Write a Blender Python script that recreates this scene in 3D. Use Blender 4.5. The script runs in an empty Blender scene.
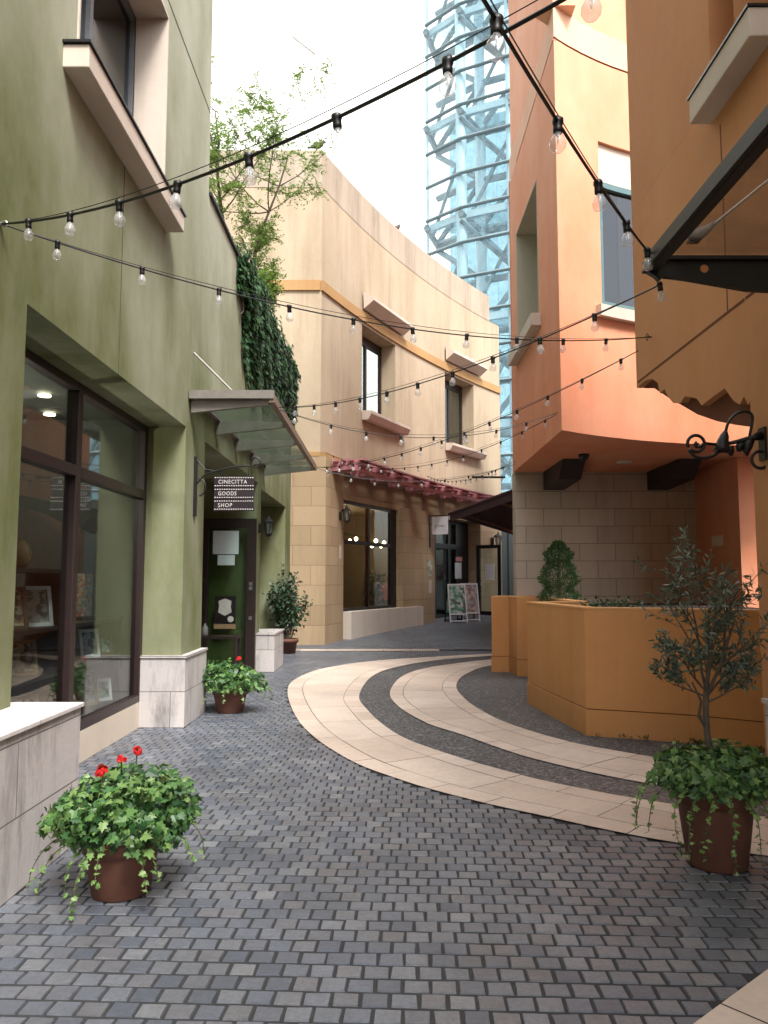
import bpy, bmesh, math, random
from math import sin, cos, pi, radians as R
from mathutils import Vector, Matrix
random.seed(7)
sc = bpy.context.scene
col = sc.collection
rnd = random.uniform

# ------------------------------------------------------------------ helpers
class MB:
    def __init__(s): s.v = []; s.f = []; s.uv = {}
    def add(s, vs, fs):
        o = len(s.v); s.v += [tuple(p) for p in vs]; s.f += [tuple(i + o for i in f) for f in fs]; return s
    def face(s, vs, uv=None):
        o = len(s.v); s.v += [tuple(p) for p in vs]; s.f.append(tuple(range(o, o + len(vs))))
        if uv: s.uv[len(s.f) - 1] = uv
        return s
    def hexa(s, p): # bottom 4 ccw, top 4 ccw
        return s.add(p, [(3,2,1,0),(4,5,6,7),(0,1,5,4),(1,2,6,5),(2,3,7,6),(3,0,4,7)])
    def box(s, x0, x1, y0, y1, z0, z1):
        return s.hexa([(x0,y0,z0),(x1,y0,z0),(x1,y1,z0),(x0,y1,z0),(x0,y0,z1),(x1,y0,z1),(x1,y1,z1),(x0,y1,z1)])
    def prism(s, poly, z0, z1):
        n = len(poly)
        return s.add([(x,y,z0) for x,y in poly] + [(x,y,z1) for x,y in poly],
            [tuple(range(n-1,-1,-1)), tuple(range(n,2*n))] + [(i,(i+1)%n,n+(i+1)%n,n+i) for i in range(n)])
    def extr(s, poly, off): # planar 3d polygon pushed by a vector
        n = len(poly); off = Vector(off)
        return s.add([tuple(p) for p in poly] + [tuple(Vector(p)+off) for p in poly],
            [tuple(range(n-1,-1,-1)), tuple(range(n,2*n))] + [(i,(i+1)%n,n+(i+1)%n,n+i) for i in range(n)])
    def tube(s, pts, r, n=8, cap=True):
        pts = [Vector(p) for p in pts]; m = len(pts)
        rr = r if isinstance(r, (list, tuple)) else [r]*m
        o = len(s.v); up = None
        for i, p in enumerate(pts):
            t = (pts[min(i+1,m-1)] - pts[max(i-1,0)]).normalized()
            if up is None: up = Vector((0,0,1)) if abs(t.z) < .9 else Vector((1,0,0))
            a = t.cross(up).normalized(); b = a.cross(t).normalized(); up = b
            for k in range(n):
                q = p + rr[i]*(cos(2*pi*k/n)*a + sin(2*pi*k/n)*b); s.v.append(tuple(q))
        for i in range(m-1):
            for k in range(n):
                s.f.append((o+i*n+k, o+i*n+(k+1)%n, o+(i+1)*n+(k+1)%n, o+(i+1)*n+k))
        if cap:
            s.f.append(tuple(o+k for k in range(n-1,-1,-1))); s.f.append(tuple(o+(m-1)*n+k for k in range(n)))
        return s
    def lathe(s, c, prof, n=16):
        o = len(s.v); m = len(prof)
        for r, z in prof:
            for k in range(n):
                a = 2*pi*k/n; s.v.append((c[0]+r*cos(a), c[1]+r*sin(a), c[2]+z))
        for i in range(m-1):
            for k in range(n):
                s.f.append((o+i*n+k, o+i*n+(k+1)%n, o+(i+1)*n+(k+1)%n, o+(i+1)*n+k))
        s.f.append(tuple(o+k for k in range(n-1,-1,-1))); s.f.append(tuple(o+(m-1)*n+k for k in range(n)))
        return s
    def mbox(s, P, s0, s1, z0, z1, d0, d1, n=1): # box in wall coordinates (along, up, out)
        for i in range(n):
            a = s0+(s1-s0)*i/n; b = s0+(s1-s0)*(i+1)/n
            s.hexa([P(a,z0,d1),P(b,z0,d1),P(b,z0,d0),P(a,z0,d0),P(a,z1,d1),P(b,z1,d1),P(b,z1,d0),P(a,z1,d0)])
        return s
    def build(s, name, mat, parent=None, smooth=False, bevel=0, recalc=True):
        me = bpy.data.meshes.new(name)
        off = Vector(parent_world(parent)) if parent else Vector((0,0,0))
        me.from_pydata([tuple(Vector(p)-off) for p in s.v], [], s.f)
        if recalc:
            bm = bmesh.new(); bm.from_mesh(me); bmesh.ops.recalc_face_normals(bm, faces=bm.faces); bm.to_mesh(me); bm.free()
        uvl = me.uv_layers.new(name='UVMap')
        for i, p in enumerate(me.polygons):
            if i in s.uv and not recalc:
                for li, uv in zip(p.loop_indices, s.uv[i]): uvl.data[li].uv = uv
                continue
            n = p.normal
            if abs(n.z) > .7:
                for li in p.loop_indices:
                    c = s.v[me.loops[li].vertex_index]; uvl.data[li].uv = (c[0], c[1])
            else:
                t = Vector((-n.y, n.x, 0)).normalized()
                for li in p.loop_indices:
                    c = s.v[me.loops[li].vertex_index]; uvl.data[li].uv = (c[0]*t.x+c[1]*t.y, c[2])
        if smooth:
            me.polygons.foreach_set('use_smooth', [True]*len(me.polygons))
        me.materials.append(mat)
        o = bpy.data.objects.new(name, me); col.objects.link(o)
        if parent: o.parent = parent
        if bevel:
            b = o.modifiers.new('bev', 'BEVEL'); b.width = bevel; b.segments = 2; b.limit_method = 'ANGLE'
        return o

def parent_world(o):
    v = Vector((0,0,0))
    while o: v = v + o.location; o = o.parent
    return v
def tag(o, label, cat, group=None):
    o['label'] = label; o['category'] = cat
    if group: o['group'] = group
    return o
def thing(name, label, cat, loc=(0,0,0), group=None):
    o = bpy.data.objects.new(name, None); col.objects.link(o); o.location = loc
    o.empty_display_size = .1
    return tag(o, label, cat, group)
def structure(o): o['kind'] = 'structure'; return o
def copy_tree(o, parent=None):
    c = o.copy(); col.objects.link(c)
    if parent: c.parent = parent
    for ch in list(o.children): copy_tree(ch, c)
    return c

# wall sheet with openings, in wall coordinates
def wall(mb, P, s0, s1, z0, z1, ops=(), step=50., uvs=None):
    S = {s0, s1}; Z = {z0, z1}
    for o in ops:
        for k in o[:2]: 
            if s0 < k < s1: S.add(k)
        for k in o[2:4]:
            if z0 < k < z1: Z.add(k)
    S = sorted(S); Z = sorted(Z); S2 = []
    for a, b in zip(S, S[1:]):
        n = max(1, math.ceil((b-a)/step)); S2 += [a+(b-a)*i/n for i in range(n)]
    S2.append(S[-1])
    def q(pts, uv):
        mb.face(pts, uv)
    for a, b in zip(S2, S2[1:]):
        for c, d in zip(Z, Z[1:]):
            m, k = (a+b)/2, (c+d)/2
            if any(o[0] < m < o[1] and o[2] < k < o[3] for o in ops): continue
            q([P(a,c,0),P(b,c,0),P(b,d,0),P(a,d,0)], [(a,c),(b,c),(b,d),(a,d)])
    for o in ops:
        a0, a1, c0, c1, dp = o[:5]
        n = max(1, math.ceil((a1-a0)/step))
        for i in range(n):
            a = a0+(a1-a0)*i/n; b = a0+(a1-a0)*(i+1)/n
            q([P(a,c1,0),P(b,c1,0),P(b,c1,-dp),P(a,c1,-dp)], [(a,c1),(b,c1),(b,c1+dp),(a,c1+dp)])
            q([P(a,c0,-dp),P(b,c0,-dp),P(b,c0,0),P(a,c0,0)], [(a,c0-dp),(b,c0-dp),(b,c0),(a,c0)])
        q([P(a0,c0,-dp),P(a0,c0,0),P(a0,c1,0),P(a0,c1,-dp)], [(a0-dp,c0),(a0,c0),(a0,c1),(a0-dp,c1)])
        q([P(a1,c0,0),P(a1,c0,-dp),P(a1,c1,-dp),P(a1,c1,0)], [(a1,c0),(a1+dp,c0),(a1+dp,c1),(a1,c1)])
        if len(o) > 5 and o[5]: q([P(a0,c0,-dp),P(a1,c0,-dp),P(a1,c1,-dp),P(a0,c1,-dp)], [(a0,c0),(a1,c0),(a1,c1),(a0,c1)])
    return mb

# ------------------------------------------------------------------ materials
def newmat(name):
    m = bpy.data.materials.new(name); m.use_nodes = True
    nt = m.node_tree; nt.nodes.clear()
    out = nt.nodes.new('ShaderNodeOutputMaterial')
    return m, nt, out
def nd(nt, t, **kw):
    n = nt.nodes.new(t)
    for k, v in kw.items():
        if k.startswith('i_'): n.inputs[k[2:].replace('_', ' ')].default_value = v
        else: setattr(n, k, v)
    return n
def c4(c): return (*c, 1)
def lk(nt, a, b): nt.links.new(a, b)
def mix(nt, fac, a, b, mode='MIX'):
    n = nt.nodes.new('ShaderNodeMix'); n.data_type = 'RGBA'; n.blend_type = mode
    for i, x in ((0, fac), (6, a), (7, b)):
        if hasattr(x, 'links') or hasattr(x, 'is_linked'): lk(nt, x, n.inputs[i])
        else: n.inputs[i].default_value = c4(x) if isinstance(x, tuple) and len(x) == 3 else x
    return n.outputs[2]
def noise(nt, co, scale, detail=4, rough=.6, vec=(1,1,1), lo=.3, hi=.7):
    mp = nd(nt, 'ShaderNodeMapping'); mp.inputs['Scale'].default_value = vec; lk(nt, co, mp.inputs[0])
    n = nd(nt, 'ShaderNodeTexNoise'); n.inputs['Scale'].default_value = scale; n.inputs['Detail'].default_value = detail
    n.inputs['Roughness'].default_value = rough; lk(nt, mp.outputs[0], n.inputs[0])
    r = nd(nt, 'ShaderNodeMapRange'); r.inputs[1].default_value = lo; r.inputs[2].default_value = hi
    lk(nt, n.outputs[0], r.inputs[0]); return r.outputs[0]
def geo(nt): return nd(nt, 'ShaderNodeNewGeometry')
def finish(nt, out, colr, rough=.8, bump=None, bs=.2, bd=.01, spec=.5, metal=0., sub=None):
    b = nd(nt, 'ShaderNodeBsdfPrincipled')
    if isinstance(colr, tuple): b.inputs['Base Color'].default_value = c4(colr)
    else: lk(nt, colr, b.inputs['Base Color'])
    if isinstance(rough, (int, float)): b.inputs['Roughness'].default_value = rough
    else: lk(nt, rough, b.inputs['Roughness'])
    b.inputs['Metallic'].default_value = metal; b.inputs['Specular IOR Level'].default_value = spec
    if bump is not None:
        bn = nd(nt, 'ShaderNodeBump'); bn.inputs['Strength'].default_value = bs; bn.inputs['Distance'].default_value = bd
        lk(nt, bump, bn.inputs['Height']); lk(nt, bn.outputs[0], b.inputs['Normal'])
    lk(nt, b.outputs[0], out.inputs[0]); return b
def plaster(name, c1, c2, streak=.35, stain=(.1,.09,.07), bs=.25, big=.7, faded_lit=None, dirt=(.06,.05,.035)):
    m, nt, out = newmat(name); P = geo(nt).outputs['Position']
    a = noise(nt, P, big, 5, .65, (1,1,.6))
    cl = mix(nt, a, c1, c2)
    s = noise(nt, P, 2.2, 6, .7, (1,1,.09), .48, .74)
    sm = nd(nt, 'ShaderNodeMath', operation='MULTIPLY'); sm.inputs[1].default_value = streak; lk(nt, s, sm.inputs[0])
    cl = mix(nt, sm.outputs[0], cl, stain)
    if faded_lit:   # weathered pale patches; paler with height, light painted onto the green upper wall
        fc, zlo, zhi = faded_lit
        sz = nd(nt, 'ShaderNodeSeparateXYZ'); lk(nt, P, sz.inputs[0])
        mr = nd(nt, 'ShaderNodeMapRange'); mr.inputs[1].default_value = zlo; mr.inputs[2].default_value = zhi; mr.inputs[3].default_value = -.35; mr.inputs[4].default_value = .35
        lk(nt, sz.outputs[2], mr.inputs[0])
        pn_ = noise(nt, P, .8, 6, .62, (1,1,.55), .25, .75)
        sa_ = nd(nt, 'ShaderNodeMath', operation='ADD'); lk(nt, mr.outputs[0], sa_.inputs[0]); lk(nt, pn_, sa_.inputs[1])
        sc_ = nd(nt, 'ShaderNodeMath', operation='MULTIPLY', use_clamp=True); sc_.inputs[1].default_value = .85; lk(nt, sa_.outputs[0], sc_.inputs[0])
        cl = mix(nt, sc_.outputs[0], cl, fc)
    # grime in narrow runs
    g1 = noise(nt, P, 5.5, 5, .75, (1,1,.05), .60, .86); g2 = noise(nt, P, .9, 3, .5, (1,1,1), .45, .7)
    gm_ = nd(nt, 'ShaderNodeMath', operation='MULTIPLY'); lk(nt, g1, gm_.inputs[0]); lk(nt, g2, gm_.inputs[1])
    gq = nd(nt, 'ShaderNodeMath', operation='MULTIPLY'); gq.inputs[1].default_value = min(.55, streak); lk(nt, gm_.outputs[0], gq.inputs[0])
    cl = mix(nt, gq.outputs[0], cl, dirt)
    f = noise(nt, P, 9, 4, .6, (1,1,1), .3, .75)
    fm = nd(nt, 'ShaderNodeMath', operation='MULTIPLY'); fm.inputs[1].default_value = .16; lk(nt, f, fm.inputs[0])
    cl = mix(nt, fm.outputs[0], cl, tuple(min(1, x*1.5) for x in c2))
    h = noise(nt, P, 60, 6, .7, (1,1,1), 0, 1)
    h2 = noise(nt, P, 3.5, 3, .5, (1,1,1), 0, 1)
    ad = nd(nt, 'ShaderNodeMath', operation='MULTIPLY_ADD'); ad.inputs[1].default_value = 3; lk(nt, h2, ad.inputs[0]); lk(nt, h, ad.inputs[2])
    finish(nt, out, cl, .85, ad.outputs[0], bs, .006, .25)
    return m
def stone(name, c1, c2, mortar, bw, bh, stain=(.12,.1,.08), msize=.006, off=.5, streak=.4, rough=.75, vein=0):
    m, nt, out = newmat(name)
    uv = nd(nt, 'ShaderNodeUVMap'); uv.uv_map = 'UVMap'
    b = nd(nt, 'ShaderNodeTexBrick'); b.offset = off
    b.inputs['Scale'].default_value = 1; b.inputs['Brick Width'].default_value = bw; b.inputs['Row Height'].default_value = bh
    b.inputs['Mortar Size'].default_value = msize; b.inputs['Mortar Smooth'].default_value = .3; b.inputs['Bias'].default_value = 0
    b.inputs['Color1'].default_value = c4(c1); b.inputs['Color2'].default_value = c4(c2); b.inputs['Mortar'].default_value = c4(mortar)
    lk(nt, uv.outputs[0], b.inputs[0])
    P = geo(nt).outputs['Position']
    s = noise(nt, P, 3.4 if vein else 1.6, 7, .75, (1,1,.22) if vein else (1,1,.12), .5 if vein else .45, .68 if vein else .75)
    sm = nd(nt, 'ShaderNodeMath', operation='MULTIPLY'); sm.inputs[1].default_value = streak; lk(nt, s, sm.inputs[0])
    cl = mix(nt, sm.outputs[0], b.outputs[0], stain)
    f = noise(nt, P, 14, 6, .7, (1,1,3) if vein else (1,1,1), .35, .75)
    fm = nd(nt, 'ShaderNodeMath', operation='MULTIPLY'); fm.inputs[1].default_value = .3 if vein else .2; lk(nt, f, fm.inputs[0])
    cl = mix(nt, fm.outputs[0], cl, tuple(x*.6 for x in c1))
    iv = nd(nt, 'ShaderNodeMath', operation='MULTIPLY_ADD'); iv.inputs[1].default_value = -1; lk(nt, b.outputs['Fac'], iv.inputs[0])
    g = noise(nt, P, 40, 6, .7, (1,1,1), 0, 1)
    gm = nd(nt, 'ShaderNodeMath', operation='MULTIPLY'); gm.inputs[1].default_value = .25; lk(nt, g, gm.inputs[0]); lk(nt, gm.outputs[0], iv.inputs[2])
    finish(nt, out, cl, rough, iv.outputs[0], .6, .008, .3)
    return m
def simple(name, c, rough=.5, metal=0, var=.25, scale=12, bs=.1, spec=.5):
    m, nt, out = newmat(name); P = nd(nt, 'ShaderNodeTexCoord').outputs['Object']
    a = noise(nt, P, scale, 5, .65)
    cl = mix(nt, a, c, tuple(x*(1-var) for x in c))
    h = noise(nt, P, scale*5, 4, .6, (1,1,1), 0, 1)
    finish(nt, out, cl, rough, h, bs, .003, spec, metal); return m
def islands(name, cols, rough=.5, bs=.3, scale=30, nstr=.3, spec=.5, big=None, trans=0.):
    # one random tone out of a ramp for every loose piece of the mesh
    m, nt, out = newmat(name); g = geo(nt)
    r = nd(nt, 'ShaderNodeValToRGB'); r.color_ramp.interpolation = 'LINEAR'
    e = r.color_ramp.elements
    while len(e) < len(cols): e.new(.5)
    for i, c in enumerate(cols): e[i].position = i/(len(cols)-1); e[i].color = c4(c)
    lk(nt, g.outputs['Random Per Island'], r.inputs[0])
    cl = r.outputs[0]; P = g.outputs['Position']
    f = noise(nt, P, scale, 6, .7, (1,1,1), .3, .75)
    fm = nd(nt, 'ShaderNodeMath', operation='MULTIPLY'); fm.inputs[1].default_value = nstr; lk(nt, f, fm.inputs[0])
    cl = mix(nt, fm.outputs[0], cl, (.02,.02,.02))
    if big:
        f2 = noise(nt, P, .9, 5, .7, (1,1,1), .42, .72)
        f3 = nd(nt, 'ShaderNodeMath', operation='MULTIPLY'); f3.inputs[1].default_value = big; lk(nt, f2, f3.inputs[0])
        cl = mix(nt, f3.outputs[0], cl, (.035,.035,.033))
    h = noise(nt, P, scale*2, 5, .7, (1,1,1), 0, 1)
    b = finish(nt, out, cl, rough, h if bs else None, bs, .004, spec)
    if trans:
        t = nd(nt, 'ShaderNodeBsdfTranslucent'); lk(nt, mix(nt, .5, cl, (.16,.3,.03)), t.inputs[0])
        x = nd(nt, 'ShaderNodeMixShader'); x.inputs[0].default_value = trans
        lk(nt, b.outputs[0], x.inputs[1]); lk(nt, t.outputs[0], x.inputs[2]); lk(nt, x.outputs[0], out.inputs[0])
    return m
def glass(name, tint=(.9,.93,.92), ior=1.5, rough=.02, haze=0., hazec=(.6,.7,.72), wav=.0):
    m, nt, out = newmat(name)
    t = nd(nt, 'ShaderNodeBsdfTransparent'); t.inputs[0].default_value = c4(tint)
    g = nd(nt, 'ShaderNodeBsdfGlossy'); g.inputs['Roughness'].default_value = rough
    fr = nd(nt, 'ShaderNodeFresnel')
    pw = nd(nt, 'ShaderNodeMapRange'); pw.inputs[3].default_value = ior; pw.inputs[4].default_value = 1/ior
    lk(nt, geo(nt).outputs['Backfacing'], pw.inputs[0]); lk(nt, pw.outputs[0], fr.inputs[0])
    if wav:
        bn = nd(nt, 'ShaderNodeBump'); bn.inputs['Strength'].default_value = wav; bn.inputs['Distance'].default_value = .02
        lk(nt, noise(nt, geo(nt).outputs['Position'], 1.1, 2, .5, (1,1,1), 0, 1), bn.inputs['Height'])
        lk(nt, bn.outputs[0], g.inputs['Normal']); lk(nt, bn.outputs[0], fr.inputs['Normal'])
    x = nd(nt, 'ShaderNodeMixShader'); lk(nt, fr.outputs[0], x.inputs[0]); lk(nt, t.outputs[0], x.inputs[1]); lk(nt, g.outputs[0], x.inputs[2])
    o = x.outputs[0]
    if haze:
        d = nd(nt, 'ShaderNodeBsdfDiffuse'); d.inputs[0].default_value = c4(hazec)
        y = nd(nt, 'ShaderNodeMixShader')
        hz = noise(nt, geo(nt).outputs['Position'], 2.5, 5, .7, (1,1,1), .25, .8)
        hm = nd(nt, 'ShaderNodeMath', operation='MULTIPLY'); hm.inputs[1].default_value = haze*1.6; lk(nt, hz, hm.inputs[0]); lk(nt, hm.outputs[0], y.inputs[0])
        lk(nt, o, y.inputs[1]); lk(nt, d.outputs[0], y.inputs[2]); o = y.outputs[0]
    lk(nt, o, out.inputs[0]); return m
def emis(name, c, s):
    m, nt, out = newmat(name); e = nd(nt, 'ShaderNodeEmission'); e.inputs[0].default_value = c4(c); e.inputs[1].default_value = s
    lk(nt, e.outputs[0], out.inputs[0]); return m
def blotch(name, cols, scale=6):
    m, nt, out = newmat(name); P = nd(nt, 'ShaderNodeTexCoord').outputs['Object']
    v = nd(nt, 'ShaderNodeTexVoronoi'); v.inputs['Scale'].default_value = scale; lk(nt, P, v.inputs[0])
    r = nd(nt, 'ShaderNodeValToRGB'); r.color_ramp.interpolation = 'CONSTANT'; e = r.color_ramp.elements
    while len(e) < len(cols): e.new(.5)
    for i, c in enumerate(cols): e[i].position = i/len(cols); e[i].color = c4(c)
    sx = nd(nt, 'ShaderNodeSeparateColor'); lk(nt, v.outputs['Color'], sx.inputs[0]); lk(nt, sx.outputs[0], r.inputs[0])
    finish(nt, out, r.outputs[0], .5); return m

M = {}
M['green'] = plaster('green_plaster', (.088,.104,.033), (.120,.134,.050), .4, (.24,.25,.16), .25, .7, ((.42,.425,.335), 2.6, 6.0))  # last colour paints brighter light on the upper wall, along with pale weathering
M['beige'] = plaster('beige_plaster', (.455,.375,.270), (.375,.300,.205), .75, (.26,.20,.14), .2)
M['beige_pale'] = plaster('parapet_plaster', (.43,.365,.285), (.34,.285,.215), .9, (.20,.165,.125), .2)
M['band'] = plaster('ochre_band', (.43,.27,.12), (.36,.21,.09), .3, (.2,.13,.07))
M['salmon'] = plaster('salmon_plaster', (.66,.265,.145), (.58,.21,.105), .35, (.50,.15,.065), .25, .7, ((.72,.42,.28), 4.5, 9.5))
M['ochre'] = plaster('ochre_plaster', (.53,.26,.115), (.45,.20,.085), .45, (.46,.26,.13))
M['planter'] = plaster('planter_plaster', (.57,.285,.115), (.48,.225,.080), .4, (.33,.12,.035))
M['jag'] = plaster('umber_plaster', (.16,.055,.025), (.12,.04,.02), .2)
M['cream'] = plaster('cream_plaster', (.62,.54,.44), (.55,.47,.38), .3, (.35,.3,.25))
M['palegreen'] = plaster('pale_reveal', (.50,.46,.36), (.44,.41,.30), .2, (.3,.28,.2))
M['sill'] = plaster('sill_stone', (.60,.52,.44), (.50,.43,.36), .35, (.3,.25,.2))
M['white_wall'] = plaster('white_tower_plaster', (.93,.91,.87), (.90,.88,.84), .03, (.8,.78,.74))
M['sandstone'] = stone('sandstone_blocks', (.46,.345,.215), (.375,.275,.165), (.22,.15,.09), .85, .46, (.16,.11,.06))
M['block'] = stone('tan_block_wall', (.54,.455,.365), (.45,.38,.30), (.2,.155,.12), .62, .305, (.2,.15,.11))
M['plinth'] = stone('travertine', (.56,.52,.50), (.48,.445,.43), (.12,.1,.09), .95, .36, (.17,.155,.15), .004, .3, .85, .6, 1)
M['grout'] = simple('dark_grout', (.034,.035,.037), .95, 0, .3, 20)
M['earth'] = simple('grey_ground', (.12,.12,.12), .9)
M['sett'] = islands('granite_setts', [(.100,.116,.150),(.148,.165,.200),(.19,.204,.232),(.170,.170,.186),(.140,.160,.202),(.25,.26,.278)], .40, .55, 45, .5, .6, .5)
M['tile'] = islands('cream_paving', [(.62,.51,.425),(.68,.575,.48),(.58,.465,.38),(.70,.60,.51)], .62, .25, 22, .16, .4, .22)
M['metal_dark'] = simple('dark_green_steel', (.006,.011,.011), .5, .0)
M['black'] = simple('black_iron', (.012,.012,.013), .42, .2)
M['frame'] = simple('brown_window_frame', (.030,.017,.016), .4)
M['blackframe'] = simple('black_frame', (.010,.010,.012), .35)
M['canopy_metal'] = simple('grey_brown_steel', (.20,.18,.155), .5, .2)
M['rail_brown'] = simple('weathered_rail', (.20,.14,.10), .6)
M['glass'] = glass('window_glass', (.80,.84,.82), 1.6, .01, 0, wav=.15)
M['canopy_glass'] = glass('canopy_glass', (.70,.78,.73), 1.5, .1, .25, (.35,.40,.36))
M['rcanopy_glass'] = glass('dusty_canopy_glass', (.86,.82,.77), 1.35, .1, .22, (.5,.42,.33))
M['tower_glass'] = glass('tower_glass', (.90,.965,.98), 1.3, .05, .10, (.6,.76,.82))
M['bulb'] = glass('bulb_glass', (.95,.95,.95), 1.5, .03, .26, (.88,.88,.88))
M['steel_teal'] = simple('pale_teal_steel', (.58,.70,.73), .45, 0, .15, 1)
M['steel_dark'] = simple('grey_teal_steel', (.15,.215,.235), .5, 0, .2, 1)
M['maroon'] = simple('maroon_timber', (.58,.24,.26), .6, 0, .35, 5)
M['awning'] = simple('maroon_awning_cloth', (.045,.012,.018), .9)
M['terracotta'] = simple('terracotta', (.145,.056,.034), .7, 0, .35, 9, .2)
M['soil'] = simple('soil', (.03,.02,.014), .95)
M['bark'] = simple('grey_bark', (.11,.085,.06), .85, 0, .5, 25, .6)
M['ivy'] = islands('ivy_leaves', [(.018,.060,.022),(.035,.10,.030),(.06,.15,.04),(.11,.22,.06),(.19,.30,.09),(.03,.09,.03)], .42, 0, 30, .1, .4, None, .18)
M['ivy_dark'] = islands('wall_ivy_leaves', [(.010,.040,.014),(.018,.055,.018),(.030,.085,.028),(.05,.11,.045)], .45, 0, 30, .1, .35, None, .12)
M['vine'] = islands('trailing_ivy', [(.09,.20,.04),(.16,.29,.07),(.24,.36,.13),(.06,.15,.03)], .45, 0, 30, .1, .4, None, .2)
M['olive'] = islands('olive_leaves', [(.04,.06,.042),(.075,.10,.072),(.16,.19,.15),(.055,.08,.05)], .45, 0, 30, .1, .45, None, .1)
M['conifer'] = islands('conifer_sprays', [(.012,.045,.014),(.025,.075,.022),(.045,.11,.035),(.07,.14,.05)], .6, 0, 30, .1, .3, None, .15)
M['shrub'] = islands('shrub_leaves', [(.022,.05,.028),(.04,.075,.04),(.07,.11,.06),(.03,.06,.03)], .4, 0, 30, .1, .45, None, .12)
M['tree'] = islands('tree_leaves', [(.13,.20,.05),(.19,.28,.08),(.26,.36,.13),(.15,.23,.06)], .5, 0, 30, .1, .3, None, .4)
M['petal'] = islands('red_petals', [(.55,.01,.015),(.7,.02,.02),(.6,.015,.03)], .5, 0, 30, .1, .3, None, .2)
M['paper'] = simple('pale_paper', (.58,.66,.70), .7, 0, .1, 4)
M['white'] = simple('white_board', (.75,.75,.78), .5, 0, .08, 3)
M['signboard'] = simple('dark_sign_board', (.018,.010,.014), .4)
M['lettering'] = simple('pale_lettering', (.62,.58,.56), .6)
M['grey_letter'] = simple('grey_lettering', (.30,.32,.34), .6)
M['dark_room'] = simple('dark_interior', (.05,.055,.05), .8)
M['shelf'] = simple('dark_wood_shelf', (.045,.035,.03), .5)
M['warm_room'] = simple('warm_interior', (.24,.20,.15), .8)
M['chrome'] = simple('satin_steel', (.6,.6,.6), .3, .9)
M['downlight'] = emis('downlight_glow', (1,.86,.62), 9)
M['pendant'] = emis('pendant_glow', (1,.75,.38), 14)
M['grey_plastic'] = simple('grey_plastic', (.25,.25,.25), .5)
M['feather'] = simple('grey_brown_feathers', (.09,.075,.065), .8, 0, .5, 30)
M['teal_frame'] = simple('teal_window_frame', (.10,.19,.20), .45)
M['sky_glass'] = glass('upper_window_glass', (.25,.36,.42), 1.9, .01)
M['orange'] = simple('orange_seat', (.5,.16,.04), .6)
M['gold'] = simple('gold_ceramic', (.30,.22,.12), .4)
def pebbles():
    m, nt, out = newmat('pebble_asphalt'); P = geo(nt).outputs['Position']
    v = nd(nt, 'ShaderNodeTexVoronoi'); v.inputs['Scale'].default_value = 48; lk(nt, P, v.inputs[0])
    sx = nd(nt, 'ShaderNodeSeparateColor'); lk(nt, v.outputs['Color'], sx.inputs[0])
    r = nd(nt, 'ShaderNodeValToRGB'); e = r.color_ramp.elements
    e[0].color = (.030,.033,.037,1); e[1].color = (.24,.24,.25,1); e.new(.6).color = (.075,.078,.082,1)
    lk(nt, sx.outputs[0], r.inputs[0])
    big = noise(nt, P, 1.3, 5, .6)
    bm_ = nd(nt, 'ShaderNodeMath', operation='MULTIPLY'); bm_.inputs[1].default_value = .4; lk(nt, big, bm_.inputs[0])
    cl = mix(nt, bm_.outputs[0], r.outputs[0], (.04,.042,.045))
    iv = nd(nt, 'ShaderNodeMath', operation='MULTIPLY'); iv.inputs[1].default_value = -1; lk(nt, v.outputs['Distance'], iv.inputs[0])
    finish(nt, out, cl, .5, iv.outputs[0], .7, .012, .5); return m
M['pebble'] = pebbles()

# ------------------------------------------------------------------ ground
def gz(x, y): return .03*max(0., min(y, 32.) - 17.3)
def spline(pts, n=12):
    P = [Vector((*p, 0)) for p in pts]; out = []
    for i in range(len(P)-1):
        a = P[max(i-1,0)]; b = P[i]; c = P[i+1]; d = P[min(i+2,len(P)-1)]
        for k in range(n):
            t = k/n
            out.append(.5*((2*b)+(c-a)*t+(2*a-5*b+4*c-d)*t*t+(3*b-a-3*c+d)*t**3))
    out.append(P[-1]); return [(p.x, p.y) for p in out]
CO = [(3.6,16.45),(2.19,15.84),(.94,15.2),(-.17,14.48),(-1.03,13.24),(-1.35,11.76),(-1.27,10.29),(-.86,8.15),(-.35,6.7),(.14,5.91),(.6,5.40),(1.03,5.03),(1.375,4.74),(1.73,4.51),(2.3,4.24),(3.2,3.95),(4.6,3.7)]
CD1 = [(3.4,16.0),(2.2,15.45),(1.24,14.8),(.44,13.86),(-.13,12.45),(-.32,10.29),(-.17,8.96),(.13,7.66),(.56,6.79),(1.04,6.10),(1.42,5.70),(1.84,5.37),(2.5,5.0),(4.6,4.45)]
CD2 = [(3.4,15.5),(2.05,14.75),(.86,13.5),(.31,12.29),(.08,10.55),(.16,9.36),(.44,8.26),(.746,7.65),(1.155,6.79),(1.556,6.23),(1.99,5.80),(2.6,5.42),(4.6,4.9)]
CI = [(3.2,14.7),(1.9,13.7),(1.31,12.45),(1.03,11.1),(1.03,9.82),(1.17,8.77),(1.37,8.04),(1.72,7.31),(2.115,6.85),(2.45,6.54),(3.0,6.2),(4.6,5.7)]
CC = (6.3, 10.3)
def polar(pts):
    L = []
    for x, y in spline(pts):
        a = math.atan2(y-CC[1], x-CC[0]) % (2*pi); L.append((a, math.hypot(x-CC[0], y-CC[1])))
    return sorted(L)
PO, PD1, PD2, PI_ = map(polar, (CO, CD1, CD2, CI))
def rad(L, a):
    if a <= L[0][0]: return L[0][1]
    for (a0, r0), (a1, r1) in zip(L, L[1:]):
        if a0 <= a <= a1: return r0+(r1-r0)*(a-a0)/max(1e-9, a1-a0)
    return L[-1][1]
A0, A1 = R(119), R(251)
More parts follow.
